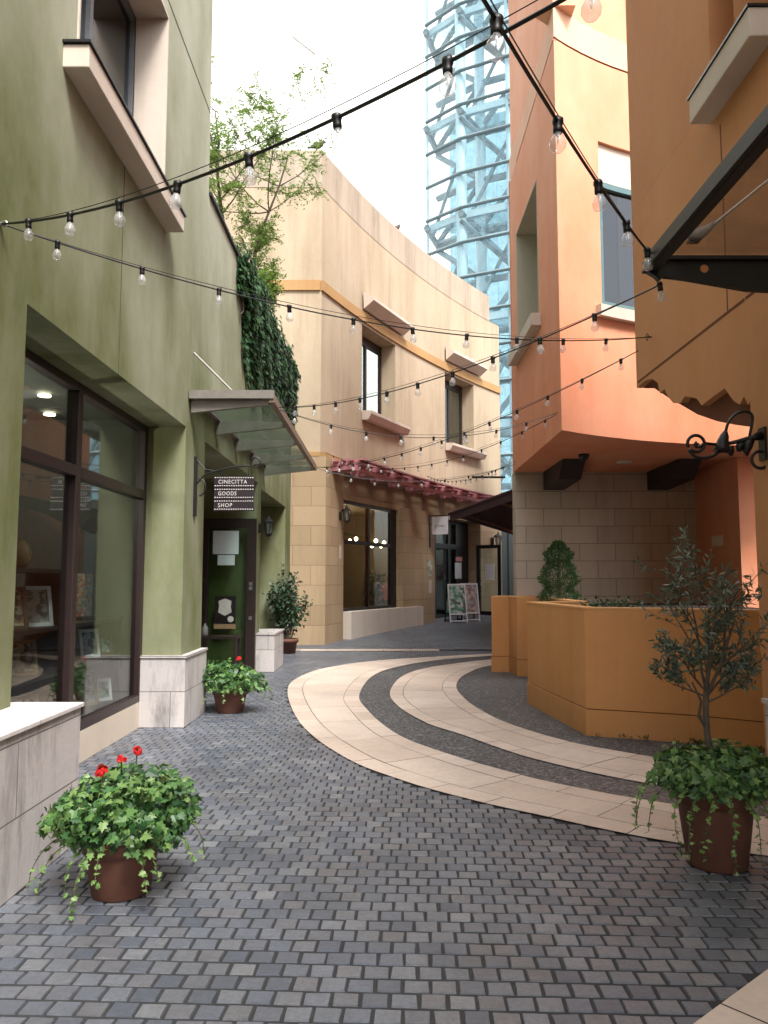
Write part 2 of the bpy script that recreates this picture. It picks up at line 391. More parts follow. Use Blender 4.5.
def inside_band(x, y):
    a = math.atan2(y-CC[1], x-CC[0]) % (2*pi)
    return a < A0 and a > R(60) and math.hypot(x-CC[0], y-CC[1]) < 6.6 or A0 <= a <= R(262) and math.hypot(x-CC[0], y-CC[1]) < rad(PO, a) or (x > 3.2 and 4.2 < y < 16.3)

g = MB()
ys = [-200, -20, 17.3, 32, 700]; xs = [-400, -20, 20, 400]
for i in range(3):
    for j in range(4):
        g.face([(x, y, gz(x, y)-.0065) for x, y in ((xs[i],ys[j]),(xs[i+1],ys[j]),(xs[i+1],ys[j+1]),(xs[i],ys[j+1]))])
structure(g.build('ground', M['grout'], recalc=False))

# setts: every stone a bevelled block top, laid in running bond
st = MB(); rot = R(-2.5); ca, sa = cos(rot), sin(rot); W = .1; GAP = .0044
strip_n = Vector((.38, -.45)).normalized()
for j in range(4, 300):
    yy = j*W; x = -4.2 + (.052 if j % 2 else 0) + rnd(-.006, .006)
    while x < 6.6:
        w = .1035+rnd(-.002,.002); cx, cy = x+w/2, yy; x += w
        X, Y = cx*ca-cy*sa, cx*sa+cy*ca
        if Y < .9 or Y > 29.5: continue
        if X < -2.62 and not (8.9 < Y < 12.8 and X > -3.2) and Y < 17.4: continue
        if X < -3.4 or X > (3.4 if Y < 5 else 5.2): continue
        if abs(X) > .58*Y+.25 or Y > 17 and (X > .25*Y or X < -3): continue
        if inside_band(X, Y): continue
        if (X-1.04)*strip_n.x+(Y-2.75)*strip_n.y > .02: continue
        if Y > 16.5 and Y < 16.95 and X > -2.6: continue
        hx, hy = w/2-GAP, W/2-.0072+rnd(-.0018, .001); b = .004; z = gz(X, Y)+rnd(-.0030, .0012); tx, ty = rnd(-.01,.01), rnd(-.01,.01)
        lo = []; hi = []
        for sx, sy in ((-1,-1),(1,-1),(1,1),(-1,1)):
            jx, jy = rnd(-.003,.003), rnd(-.003,.003)
            lx, ly = sx*hx+jx, sy*hy+jy; ux, uy = sx*(hx-b)+jx, sy*(hy-b)+jy
            lo.append(((cx+lx)*ca-(cy+ly)*sa, (cx+lx)*sa+(cy+ly)*ca, z-.012+tx*lx+ty*ly))
            hi.append(((cx+ux)*ca-(cy+uy)*sa, (cx+ux)*sa+(cy+uy)*ca, z+tx*ux+ty*uy))
        st.add(lo+hi, [(4,5,6,7),(0,1,5,4),(1,2,6,5),(2,3,7,6),(3,0,4,7)])
structure(st.build('sett_paving', M['sett'], recalc=False))

pb = MB(); ring = [(CC[0]+(rad(PO, a)-.02)*cos(a), CC[1]+(rad(PO, a)-.02)*sin(a)) for a in [A0+(A1-A0)*i/90 for i in range(91)]]
pb.face([(x, y, -.003) for x, y in ring + [(6.5, 4.0), (6.5, 16.2)]])
structure(pb.build('pebble_path', M['pebble'], recalc=False))

tl = MB()
def tile(r0, r1, a0, a1, z=.006, n=5):
    gp = .0035; vs = []; fs = []
    for i in range(n+1):
        a = a0+(a1-a0)*i/n
        ra, rb = r0(a)-gp, r1(a)+gp
        aa = a + (gp/ra if i == 0 else -gp/ra if i == n else 0)
        vs += [(CC[0]+ra*cos(aa), CC[1]+ra*sin(aa), z), (CC[0]+rb*cos(aa), CC[1]+rb*sin(aa), z)]
    for i in range(n): fs.append((2*i, 2*i+1, 2*i+3, 2*i+2))
    tl.add(vs, fs)
def band(PA, PB, ba, bb, long, short, ph):
    f0 = lambda a: rad(PA, a); f1 = lambda a: rad(PA, a)-ba; f2 = lambda a: rad(PB, a)+bb; f3 = lambda a: rad(PB, a)
    for lo, hi, stp, off in ((f0, f1, short, 0), (f1, f2, long, ph), (f2, f3, short, short*.4)):
        a = A0+off*.5
        while a < A1:
            b = a+stp*rnd(.97, 1.03); tile(lo, hi, a, min(b, A1), .006+rnd(-.0008,.0008)); a = b
band(PO, PD1, .21, .20, R(7.6), R(3.8), R(2))
band(PD2, PI_, .18, .20, R(7.2), R(3.6), R(1))
structure(tl.build('curved_stone_path', M['tile'], recalc=False))
ts = MB()
u = Vector((.45, .38)).normalized(); n2 = Vector((u.y, -u.x)); p0 = Vector((1.04, 2.75))
for i in range(-4, 5):
    for k in range(2):
        a = p0+u*(i*.52+.2)+n2*(.008+k*.42); z = .004
        c = [a, a+u*.512, a+u*.512+n2*.412, a+n2*.412]
        ts.face([(q.x, q.y, z) for q in c])
x = -3.0
while x < .8:
    w = rnd(.58, .62); ts.face([(x,16.52,.003),(x+w-.008,16.52,.003),(x+w-.008,16.93,.003),(x,16.93,.003)]); x += w
structure(ts.build('pale_paving_strip', M['tile'], recalc=False))

# ------------------------------------------------------------------ green building on the left
GX = -2.1
Pg = lambda s, z, d: (GX+d, s, z)
gb = thing('green_building', 'olive green plastered shop building with a big display window along the left side', 'building', (GX, 6, 0))
w = MB()
wall(w, Pg, -5, 8.85, -.06, 12, [(4.95,7.03,5.0,6.95,.38), (4.4,8.05,-.06,3.12,.47)])
wall(w, Pg, 8.85, 17.2, -.06, 6.1, [(8.92,12.72,-.06,3.12,.95), (13.05,16.3,-.06,3.05,.6,1)])
w.face([(GX,17.2,0),(-8,17.2,0),(-8,17.2,6.1),(GX,17.2,6.1)])
w.face([(GX,8.85,6.1),(-8,8.85,6.1),(-8,8.85,12),(GX,8.85,12)])
w.face([(GX,-5,0),(-8,-5,0),(-8,-5,12),(GX,-5,12)])
w.face([(-8,-5,0),(-8,17.2,0),(-8,17.2,6.1),(-8,8.85,6.1),(-8,8.85,12),(-8,-5,12)])
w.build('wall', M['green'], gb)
r = MB(); r.face([(GX,-5,12),(-8,-5,12),(-8,8.85,12),(GX,8.85,12)]); r.face([(GX,8.85,6.1),(-8,8.85,6.1),(-8,17.2,6.1),(GX,17.2,6.1)]); r.build('roof', M['cream'], gb)
cp = MB(); cp.box(-2.35, GX+.035, 8.86, 17.22, 6.10, 6.14); cp.build('coping', M['black'], gb)
jt = MB()   # expansion joints, thin recess strips standing a hair proud
jt.mbox(Pg, -5, 8.85, 7.115, 7.135, -.02, .003); jt.mbox(Pg, 5.95, 5.96, 3.12, 4.84, -.02, .003)

jt.build('wall_joint', simple('joint_shadow', (.07,.075,.035), .9), gb)
# upper window
uw = MB(); uw.mbox(Pg, 4.95, 7.03, 4.95, 5.0, -.38, -.02); 
for a, b in ((4.952, 5.0), (5.93, 5.99), (6.98, 7.028)): uw.mbox(Pg, a, b, 5.0, 6.94, -.38, -.31)
uw.mbox(Pg, 5.0, 6.98, 6.88, 6.94, -.38, -.312)
uf = uw.build('window', simple('grey_window_frame', (.16,.17,.18), .5), gb)
MB().mbox(Pg, 4.95, 7.03, 5.0, 6.95, -.36, -.35).build('pane', M['sky_glass'], uf)
rv = MB()
rv.mbox(Pg, 7.005, 7.027, 5.0, 6.945, -.30, .012); rv.mbox(Pg, 4.953, 4.975, 5.0, 6.945, -.30, .012); rv.mbox(Pg, 4.976, 7.004, 6.92, 6.946, -.30, .012)
rv.build('window_surround', M['sill'], uf)
MB().mbox(Pg, 4.75, 7.16, 4.84, 5.0, -.015, .17).build('sill', M['sill'], uf, bevel=.008)
MB().mbox(Pg, 4.73, 7.18, 5.003, 5.02, -.015, .185).build('sill_flashing', M['blackframe'], uf)
dk = MB(); dk.box(-8, -2.52, 4.9, 7.1, 4.9, 7.1); dk.build('upper_room', M['dark_room'], gb)
# shop window
sw = MB(); WX = -.45
for a, b in ((4.402, 4.47), (6.20, 6.30), (7.97, 8.048)): sw.mbox(Pg, a, b, .26, 3.118, WX-.05, WX+.05)
for a, b in ((4.47, 6.20), (6.30, 7.97)):
    sw.mbox(Pg, a, b, .26, .33, WX-.05, WX+.05); sw.mbox(Pg, a, b, 2.34, 2.43, WX-.05, WX+.055); sw.mbox(Pg, a, b, 3.05, 3.118, WX-.05, WX+.05)
sf = sw.build('shop_window', M['frame'], gb, bevel=.006)
gp = MB()
for a, b in ((4.46, 6.21), (6.29, 7.98)):
    for c, d in ((.32, 2.35), (2.42, 3.06)): gp.mbox(Pg, a, b, c, d, WX-.008, WX)
gp.build('pane', M['glass'], sf)
MB().mbox(Pg, 4.403, 8.047, 0, .258, -.47, -.40).build('window_base', M['cream'], gb)
rm = MB(); x0, x1 = -5.2, -2.56
rm.face([(x1,3.6,.0),(x0,3.6,0),(x0,3.6,3.2),(x1,3.6,3.2)]); rm.face([(x1,8.1,.0),(x0,8.1,0),(x0,8.1,3.2),(x1,8.1,3.2)])
rm.face([(x0,3.6,0),(x0,8.1,0),(x0,8.1,3.2),(x0,3.6,3.2)]); rm.face([(x0,3.6,3.2),(x0,8.1,3.2),(x1,8.1,3.2),(x1,3.6,3.2)]); rm.face([(x0,3.6,.05),(x0,8.1,.05),(x1,8.1,.05),(x1,3.6,.05)])
rm.build('shop_interior', M['dark_room'], gb)
for x, y in ((-3.0,5.3),(-3.1,6.9),(-3.9,6.2),(-4.2,7.6),(-4.6,7.2),(-4.5,5.0),(-3.4,7.7)): MB().lathe((x,y,3.17), [(.055,0),(.055,.012)], 14).build('downlight', M['downlight'], gb)
# plinth cladding
pl = MB(); pl.box(-2.55, -2.04, 8.0, 8.055, 0, .70); pl.box(-2.095, -2.04, 8.057, 8.94, 0, .70); pl.box(-2.56, -2.025, 7.985, 8.955, .703, .725)
pl.box(-2.6, -2.04, 8.925, 8.955, 0, .70)
pl.build('plinth', M['plinth'], gb)
pl = MB(); pl.box(-2.95, -1.80, 12.75, 13.9, 0, .60); pl.box(-2.96, -1.785, 12.735, 13.915, .603, .63); pl.build('plinth', M['plinth'], gb)
# doorway : back screen, transom and open leaf
df = MB(); BX = -.93
for a, b in ((8.93, 9.0), (10.75, 10.83), (12.64, 12.71)): df.mbox(Pg, a, b, 0, 3.11, BX-.04, BX+.04)
for a, b in ((9.0, 10.75), (10.83, 12.64)):
    df.mbox(Pg, a, b, 2.5, 2.58, BX-.04, BX+.04); df.mbox(Pg, a, b, 3.03, 3.11, BX-.04, BX+.04); df.mbox(Pg, a, b, 0, .1, BX-.04, BX+.04)
dfo = df.build('door_frame', M['blackframe'], gb)
q = MB(); q.mbox(Pg, 8.95, 12.7, .05, 3.1, BX-.006, BX); q.build('pane', M['glass'], dfo)
rm = MB(); x0, x1 = -5.6, -3.06
rm.face([(x0,8.3,.02),(x0,13,.02),(x1,13,.02),(x1,8.3,.02)]); rm.face([(x0,8.3,3.15),(x0,13,3.15),(x1,13,3.15),(x1,8.3,3.15)]); rm.face([(x0,8.3,0),(x0,13,0),(x0,13,3.15),(x0,8.3,3.15)])
rm.face([(x0,8.3,0),(x1,8.3,0),(x1,8.3,3.15),(x0,8.3,3.15)]); rm.face([(x0,13,0),(x1,13,0),(x1,13,3.15),(x0,13,3.15)])
rm.build('entrance_interior', M['dark_room'], gb)
dr = MB(); DY = 12.55
dr.box(-2.99, -2.86, DY-.03, DY+.03, .03, 2.5); dr.box(-2.24, -2.08, DY-.03, DY+.03, .03, 2.5)
dr.box(-2.859, -2.241, DY-.03, DY+.03, 2.34, 2.5); dr.box(-2.859, -2.241, DY-.03, DY+.03, .03, .18)
d = dr.build('door', M['frame'], gb, bevel=.005)
MB().box(-2.865, -2.235, DY-.005, DY+.003, .17, 2.35).build('pane', glass('door_glass', (.80,.86,.80), 1.5, .01), d)
h = MB(); h.tube([(-2.90,DY-.04,1.0),(-2.90,DY-.09,1.0),(-2.90,DY-.09,1.5),(-2.90,DY-.04,1.5)], .014, 8); h.build('handle', M['black'], d)
for z in (.86, 1.34, 1.41): MB().box(-2.185, -2.135, DY-.045, DY-.031, z, z+.055).build('lock', M['chrome'], d)
# side bits
tag(MB().box(-2.79, -2.37, DY-.012, DY-.007, 1.92, 2.30).build('paper_notice', M['paper']), 'large pale notice sheet taped at the top of the open shop door', 'notice')
tag(MB().box(-2.71, -2.43, DY-.012, DY-.007, 1.74, 1.905).build('paper_notice', M['paper']), 'smaller pale sheet taped right under the large notice on the shop door', 'notice')
po = thing('door_poster', 'black poster with a white emblem and brown foot strip on the glass door', 'poster', (-2.57, DY, .75))
MB().box(-2.74, -2.40, DY-.013, DY-.008, .80, 1.24).build('sheet', M['signboard'], po)
em = MB(); em.extr([(-2.68,DY-.0135,1.16),(-2.62,DY-.0135,1.185),(-2.575,DY-.0135,1.20),(-2.53,DY-.0135,1.185),(-2.47,DY-.0135,1.16),(-2.48,DY-.0135,1.07),(-2.465,DY-.0135,.98),(-2.53,DY-.0135,.945),(-2.575,DY-.0135,.925),(-2.62,DY-.0135,.945),(-2.685,DY-.0135,.98),(-2.67,DY-.0135,1.07)], (0,-.002,0)); em.build('emblem', M['lettering'], po)
em = MB(); em.extr([(-2.48+.05*cos(a*pi/8), DY-.0137, .87+.05*sin(a*pi/8)) for a in range(16)], (0,-.002,0)); em.build('round_seal', M['lettering'], po)
MB().box(-2.75, -2.40, DY-.014, DY-.008, .715, .79).build('strip', simple('tan_strip', (.35,.22,.12), .6), po)
tb = thing('side_table', 'small dark table standing just behind the open shop door', 'table', (-2.6, 12.2, 0))
MB().box(-2.95, -2.25, 11.85, 12.25, .60, .64).build('tabletop', M['frame'], tb)
for x, y in ((-2.92,11.88),(-2.92,12.22),(-2.28,11.88),(-2.28,12.22)): MB().box(x-.02, x+.02, y-.02, y+.02, 0, .6).build('leg', M['frame'], tb)
bt = thing('bottle', 'grey pump bottle standing on the small dark table by the door', 'bottle', (-2.78, 12.05, .64))
MB().lathe((-2.78,12.05,.64), [(.045,0),(.05,.02),(.05,.12),(.02,.16),(.016,.19)], 14).build('body', M['grey_plastic'], bt, True)
MB().tube([(-2.78,12.05,.82),(-2.78,12.05,.88),(-2.72,12.05,.875)], .009, 6).build('pump', M['black'], bt)

# near pedestal
pd = thing('stone_pedestal', 'streaked pale travertine pedestal at the lower left corner beside the near flower pot', 'pedestal', (-2.3, 4, 0))
MB().box(-3.2, -1.765, 3.42, 4.56, 0, .762).build('body', M['plinth'], pd)
MB().box(-3.21, -1.75, 3.405, 4.575, .765, .79).build('cap_slab', stone('travertine_cap', (.66,.62,.60), (.62,.58,.56), (.15,.13,.12), 1.6, 1.3, (.4,.37,.35), .004, .5, .4, .5, 1), pd, bevel=.004)
pd = thing('stone_pedestal', 'pale stone pedestal against the orange pillar at the right edge', 'pedestal', (2.5, 3.9, 0))
MB().box(2.215, 3.2, 3.5, 4.55, 0, .785).build('body', M['plinth'], pd)
MB().box(2.20, 3.2, 3.485, 4.565, .788, .815).build('cap_slab', M['plinth'], pd)

# left glass canopy
cn = thing('glass_canopy', 'grey steel and glass canopy over the green shop entrance', 'canopy', (GX, 10.7, 3.4))
for y in (8.2, 9.45, 10.7, 11.95, 13.2):
    b = MB(); pr = [(-2.08,y-.03,3.46),(-1.24,y-.03,3.455),(-1.24,y-.03,3.39),(-2.08,y-.03,3.30)]
    b.extr(pr, (0,.06,0)); b.build('beam', M['canopy_metal'], cn)
b = MB(); b.box(-1.235, -1.175, 8.12, 13.3, 3.40, 3.49); b.build('edge_rail', M['rail_brown'], cn)
b = MB(); b.box(-2.098, -2.03, 8.15, 13.27, 3.465, 3.50); b.build('wall_rail', M['canopy_metal'], cn)
b = MB(); b.box(-2.02, -1.24, 8.16, 13.25, 3.462, 3.476); b.build('glass_panel', M['canopy_glass'], cn)
b = MB(); b.box(-2.09, -1.18, 8.10, 8.165, 3.44, 3.53); b.build('end_fascia', M['canopy_metal'], cn)
for y in (8.3, 13.1):
    MB().tube([(-2.1,y,4.0),(-1.6,y,3.5)], .012, 6).build('tie_rod', M['canopy_metal'], cn)

# hanging sign with three film-strip rows
def text_mesh(s, size, name):
    c = bpy.data.curves.new(name, 'FONT'); c.body = s; c.size = size; c.align_x = 'LEFT'; c.extrude = .0015; c.resolution_u = 3; c.space_character = 1.18
    o = bpy.data.objects.new(name, c); col.objects.link(o)
    bpy.context.view_layer.update()
    me = bpy.data.meshes.new_from_object(o.evaluated_get(bpy.context.evaluated_depsgraph_get()))
    bpy.data.objects.remove(o); return me
def put_text(s, size, loc, mat, parent, name='lettering', rz=0, width=None):
    me = text_mesh(s, size, name); me.materials.clear(); me.materials.append(mat)
    xs_ = [v.co.x for v in me.vertices]
    if width and xs_: 
        k = width/(max(xs_)-min(xs_)); me.transform(Matrix.Diagonal((k,1,1,1)))
    o = bpy.data.objects.new(name, me); col.objects.link(o); o.rotation_euler = (R(90), 0, rz)
    o.location = Vector(loc)-parent_world(parent); o.parent = parent; return o
sg = thing('hanging_sign', 'dark hanging sign with three dotted film-strip rows of pale lettering by the shop entrance', 'sign', (-1.66, 8.45, 2.2))
for z, s, wd in ((2.52,'CINECITTA',.315),(2.39,'GOODS',.20),(2.26,'SHOP',.155)):
    bd = MB().box(-1.875, -1.435, 8.43, 8.455, z, z+.122).build('board', M['signboard'], sg)
    put_text(s, .062, (-1.83, 8.428, z+.040), M['lettering'], bd, width=wd)
    for zz in (z+.012, z+.102):
        dots = MB()
        for i in range(17): dots.box(-1.868+i*.0258, -1.854+i*.0258, 8.427, 8.4295, zz, zz+.010)
        dots.build('perforation_dots', M['lettering'], bd)
br = MB(); br.tube([(-1.80,8.44,2.645),(-1.80,8.44,2.74)], .006, 6); br.tube([(-1.50,8.44,2.645),(-1.50,8.44,2.74)], .006, 6)
br.box(-2.098, -2.07, 8.41, 8.47, 2.2, 2.86)
br.tube([(-2.08,8.44,2.55)]+[(-1.98+.42*t, 8.44, 2.66+.10*sin(t*1.4)) for t in [i/10 for i in range(13)]], .011, 8)
br.tube([(-1.42+.055*(1-k*.02)*cos(-pi/2+k*.45), 8.44, 2.80+.055*sin(-pi/2+k*.45)) for k in range(13)], .010, 8)
br.tube([(-2.06+.09*sin(k*.32), 8.44, 2.62-.10+.10*cos(k*.32)) for k in range(10)], .009, 8)
br.tube([(-2.075,8.44,2.83),(-1.98,8.44,2.72),(-1.86,8.44,2.70)], .008, 8)
br.build('bracket', M['black'], sg)

# wall lanterns
def lantern(label, loc, out, s=1.0, group=None):
    t = thing('wall_lantern', label, 'lantern', loc, group); x, y, z = loc; ox, oy = out
    f = MB(); px, py = x+ox*.17*s, y+oy*.17*s
    f.tube([(x,y,z+.12*s),(x+ox*.09*s,y+oy*.09*s,z+.24*s),(px,py,z+.20*s)], .012*s, 6); f.lathe((x,y,z), [(.02*s,0),(.05*s,.02*s),(.05*s,.16*s),(.02*s,.19*s)], 8)
    f.build('bracket', M['black'], t)
    c = MB(); c.lathe((px,py,z), [(.005*s,.34*s),(.012*s,.30*s),(.03*s,.27*s),(.085*s,.20*s),(.085*s,.19*s)], 6); c.lathe((px,py,z), [(.05*s,-.04*s),(.055*s,-.01*s),(.03*s,-.06*s)][::-1], 6)
    for k in range(6):
        a = k*pi/3; c.tube([(px+.052*s*cos(a),py+.052*s*sin(a),z-.01*s),(px+.078*s*cos(a),py+.078*s*sin(a),z+.19*s)], .006*s, 4)
    c.build('cage', M['black'], t)
    MB().lathe((px,py,z), [(.048*s,-.005*s),(.072*s,.185*s)], 6).build('glass', glass('lantern_glass', (.7,.72,.7), 1.5, .05, .15), t)
    return t
lantern('black wall lantern on the green wall beside the shop door', (-2.095, 12.86, 2.28), (1, 0), .95)

# items in the shop display
sh = thing('display_shelf', 'dark wooden display shelving behind the green shop window', 'shelf', (-3.1, 6.2, .05))
for z in (.27, .72, 1.09, 1.56): MB().box(-3.12, -2.68, 5.5, 7.95 if z < 1.5 else 6.7, z, z+.03).build('shelf_board', M['shelf'], sh)
for y in (5.5, 6.72, 7.94): MB().box(-3.12, -2.70, y-.015, y+.015, .06, 1.57 if y < 6.8 else 1.1).build('upright', M['shelf'], sh)
pics = [blotch('print_blue', [(.12,.22,.30),(.3,.4,.42),(.05,.08,.12)], 26), blotch('print_grey', [(.25,.25,.24),(.4,.38,.33),(.08,.08,.08)], 26), blotch('print_brown', [(.30,.2,.12),(.45,.4,.3),(.1,.07,.05)], 26), blotch('print_green', [(.10,.2,.12),(.35,.4,.33),(.05,.1,.07)], 26)]
fr_m = [simple('gilt_frame', (.30,.22,.12), .5), M['white'], simple('walnut_frame', (.12,.07,.04), .5)]
def picture(label, x, y, z, w_, h_, pi_, fi):
    t = thing('picture_frame', label, 'picture', (x, y, z), 'framed pictures in the shop display')
    e = .03; dirv = Vector((.75,-.66,0)).normalized(); rt = Vector((-dirv.y, dirv.x, 0)); bk = -dirv*.25+Vector((0,0,.97))
    def q(a, b, d): return tuple(Vector((x,y,z))+rt*a+bk*b+dirv*d)
    f = MB()
    for a0, a1, b0, b1 in ((-w_/2,w_/2,0,e),(-w_/2,w_/2,h_-e,h_),(-w_/2,-w_/2+e,e,h_-e),(w_/2-e,w_/2,e,h_-e)):
        f.hexa([q(a0,b0,.02),q(a1,b0,.02),q(a1,b0,0),q(a0,b0,0),q(a0,b1,.02),q(a1,b1,.02),q(a1,b1,0),q(a0,b1,0)])
    f.build('frame', fr_m[fi], t)
    MB().hexa([q(-w_/2+e,e,.008),q(w_/2-e,e,.008),q(w_/2-e,e,.002),q(-w_/2+e,e,.002),q(-w_/2+e,h_-e,.008),q(w_/2-e,h_-e,.008),q(w_/2-e,h_-e,.002),q(-w_/2+e,h_-e,.002)]).build('print', pics[pi_], t)
picture('walnut framed picture leftmost on the middle shelf of the left pane', -2.85, 5.95, 1.12, .24, .34, 2, 2)
picture('white framed picture on the middle shelf of the left pane', -2.85, 6.4, 1.12, .24, .34, 1, 1)
picture('gilt framed picture on the low shelf of the left pane', -2.85, 6.15, .75, .24, .28, 2, 0)
picture('blue print in a white frame under the card stand in the right pane', -2.85, 7.55, .75, .20, .28, 0, 1)
picture('small blue print leaning beside another at the far end of the shop display', -2.80, 7.83, .75, .15, .20, 0, 2)
picture('gilt framed picture standing low in the right pane', -2.85, 7.5, .30, .24, .34, 1, 0)
picture('small green print standing low in the right pane near the plinth', -2.8, 7.82, .30, .17, .22, 3, 1)
picture('gilt framed picture standing lowest in the left pane near the pedestal', -2.82, 6.1, .30, .30, .30, 1, 0)
v = MB(); v.lathe((-2.87,6.05,1.59), [(.05,0),(.085,.04),(.095,.12),(.075,.19),(.05,.21),(.055,.225)], 20)
tag(v.build('vase', M['gold'], None, True), 'round gold vase on the top shelf in the shop window', 'vase')
cs = thing('card_stand', 'stand of colourful cards on the shelf right of the window mullion', 'card stand', (-2.88, 7.4, 1.12))
MB().box(-2.93, -2.83, 7.30, 7.50, 1.16, 1.56).build('cards', blotch('postcards', [(.32,.22,.10),(.14,.2,.26),(.32,.30,.26),(.28,.10,.07),(.1,.16,.1),(.38,.35,.30)], 45), cs)
MB().box(-2.95, -2.79, 7.28, 7.52, 1.121, 1.159).build('tray', M['shelf'], cs)

# ------------------------------------------------------------------ foliage tools
IVY = [(0,0),(.30,-.10),(.52,.12),(.33,.30),(.50,.58),(.22,.58),(0,1)]
OVAL = [(0,0),(.22,.25),(.26,.5),(.16,.8),(0,1)]
LANCE = [(0,0),(.10,.25),(.12,.5),(.07,.8),(0,1)]
def leaf(mb, p, n, up, size, shape, fold=.25):
    n = Vector(n).normalized(); up = Vector(up)
    y = (up - n*up.dot(n)); 
    if y.length < 1e-4: y = n.orthogonal()
    y.normalize(); x = y.cross(n); p = Vector(p)
    R_ = [p+size*(a*x+b*y-abs(a)*fold*n) for a, b in shape]
    L_ = [p+size*(-a*x+b*y-abs(a)*fold*n) for a, b in shape[1:-1]]
    k = len(shape); o = len(mb.v)
    mb.v += [tuple(q) for q in R_+L_]
    mb.f.append(tuple(o+i for i in range(k)))
    mb.f.append(tuple([o] + [o+k-1] + [o+k+i for i in range(k-3, -1, -1)]))
def rv3(): 
    while True:
        v = Vector((rnd(-1,1),rnd(-1,1),rnd(-1,1)))
        if .05 < v.length < 1: return v.normalized()
def trail(mb, p, d, length, sz, floor=.01, stem=None):
    p = Vector(p); d = Vector(d); pts = [p.copy()]; n = int(length/.022)
    for i in range(n):
        d = (d + Vector((rnd(-.15,.15), rnd(-.15,.15), -.22))).normalized(); p = p+d*.022
        if p.z < floor: p.z = floor+.004; d.z = max(d.z, .05)
        pts.append(p.copy())
        s = sz*rnd(.6,1.1)*(1-.35*i/n)
        nn = (Vector((d.x,d.y,0))*.8+rv3()*.6+Vector((0,0,.7)))
        leaf(mb, p+rv3()*.008, nn, rv3()*.6+Vector((rnd(-1,1),rnd(-1,1),-.5)), s, IVY)
    if stem is not None and len(pts) > 2: stem.tube(pts, .0022, 4, False)
def mound(mb, c, rx, ry, rz, n, sz, lump=6):
    lumps = [(Vector((a.x,a.y,abs(a.z)*.9-.15)).normalized(), rnd(.70,1.25)) for a in [rv3() for _ in range(lump*4)]]
    for i in range(n):
        d = rv3(); d.z = d.z if d.z > -.5 else -d.z*.5
        k = .92
        for lv, ls in lumps:
            if d.dot(lv) > .86: k = ls; break
        inner = i < n*.4
        rr = rnd(.35,.8)*k if inner else rnd(.75, 1.04)*k
        p = Vector(c)+Vector((d.x*rx*rr, d.y*ry*rr, d.z*rz*rr))
        s_ = sz*rnd(.9,1.35) if inner else sz*(rnd(.45,.8) if random.random() < .6 else rnd(.8,1.15))
        leaf(mb, p, d+rv3()*.95+Vector((0,-.1,.35)), rv3()*1.2+Vector((d.x,d.y,-.45)), s_, IVY, rnd(.05,.4))
def ivy_pot(name, label, x, y, pr, ph, mrx, mrz, cz, n, sz, flowers, trails, cat='plant pot'):
    t = thing(name, label, cat, (x, y, 0))
    p = MB(); p.lathe((x,y,0), [(pr*.70,0),(pr*.74,.01),(pr*.93,ph*.72),(pr*.94,ph*.74),(pr*1.0,ph*.75),(pr*1.03,ph*.99),(pr*1.0,ph),(pr*.9,ph),(pr*.88,ph*.9),(.01,ph*.9)], 36)
    p.build('pot', M['terracotta'], t, True)
    f = MB(); mound(f, (x,y,cz), mrx, mrx*.9, mrz, n, sz)
    f.build('ivy_foliage', M['ivy'], t, recalc=False)
    tr = MB()
    for a, L, r0, zz in trails:
        a = R(a); stm = MB(); trail(tr, (x+r0*cos(a), y+r0*sin(a), zz), (cos(a)*.8, sin(a)*.8, .25), L, sz*.80, .01, stm); stm.build('ivy_stem', M['bark'], t)
    if trails:
        tr.build('trailing_ivy', M['vine'], t, recalc=False)
    for fx, fy, fz, fs in flowers:
        fl = MB()
        for _ in range(26):
            d = rv3(); d.z = abs(d.z)*.9-.2
            leaf(fl, Vector((x+fx,y+fy,fz))+d*fs*.7, d, rv3(), fs*.75, [(0,0),(.4,.35),(.42,.7),(0,1)])
        fo = fl.build('flower', M['petal'], t, recalc=False)
        MB().tube([(x+fx*.6,y+fy*.6,cz),(x+fx,y+fy,fz)], .004, 5).build('stalk', M['shrub'], fo)
    return t
ivy_pot('flower_pot', 'terracotta pot of ivy with three red geranium heads beside the travertine pedestal', -1.27, 3.86, .185, .28, .335, .20, .365, 3200, .050,
    [(-.07,-.12,.60,.036),(.0,-.05,.635,.028),(.045,.05,.655,.028)],
    [(200,.32,.24,.28),(215,.30,.22,.27),(236,.30,.17,.28),(250,.34,.16,.28),(265,.24,.16,.28),(303,.30,.16,.28),(312,.26,.17,.28),(345,.22,.26,.30),(10,.25,.26,.32),(256,.36,.16,.28)])
ivy_pot('flower_pot', 'terracotta pot of ivy with one red flower in front of the shop door', -1.76, 8.95, .20, .27, .37, .215, .35, 2200, .058,
    [(.10,-.02,.60,.034)], [(200,.25,.28,.3),(340,.3,.3,.35),(10,.35,.3,.35),(270,.22,.25,.3),(300,.25,.25,.3),(240,.25,.25,.3)])
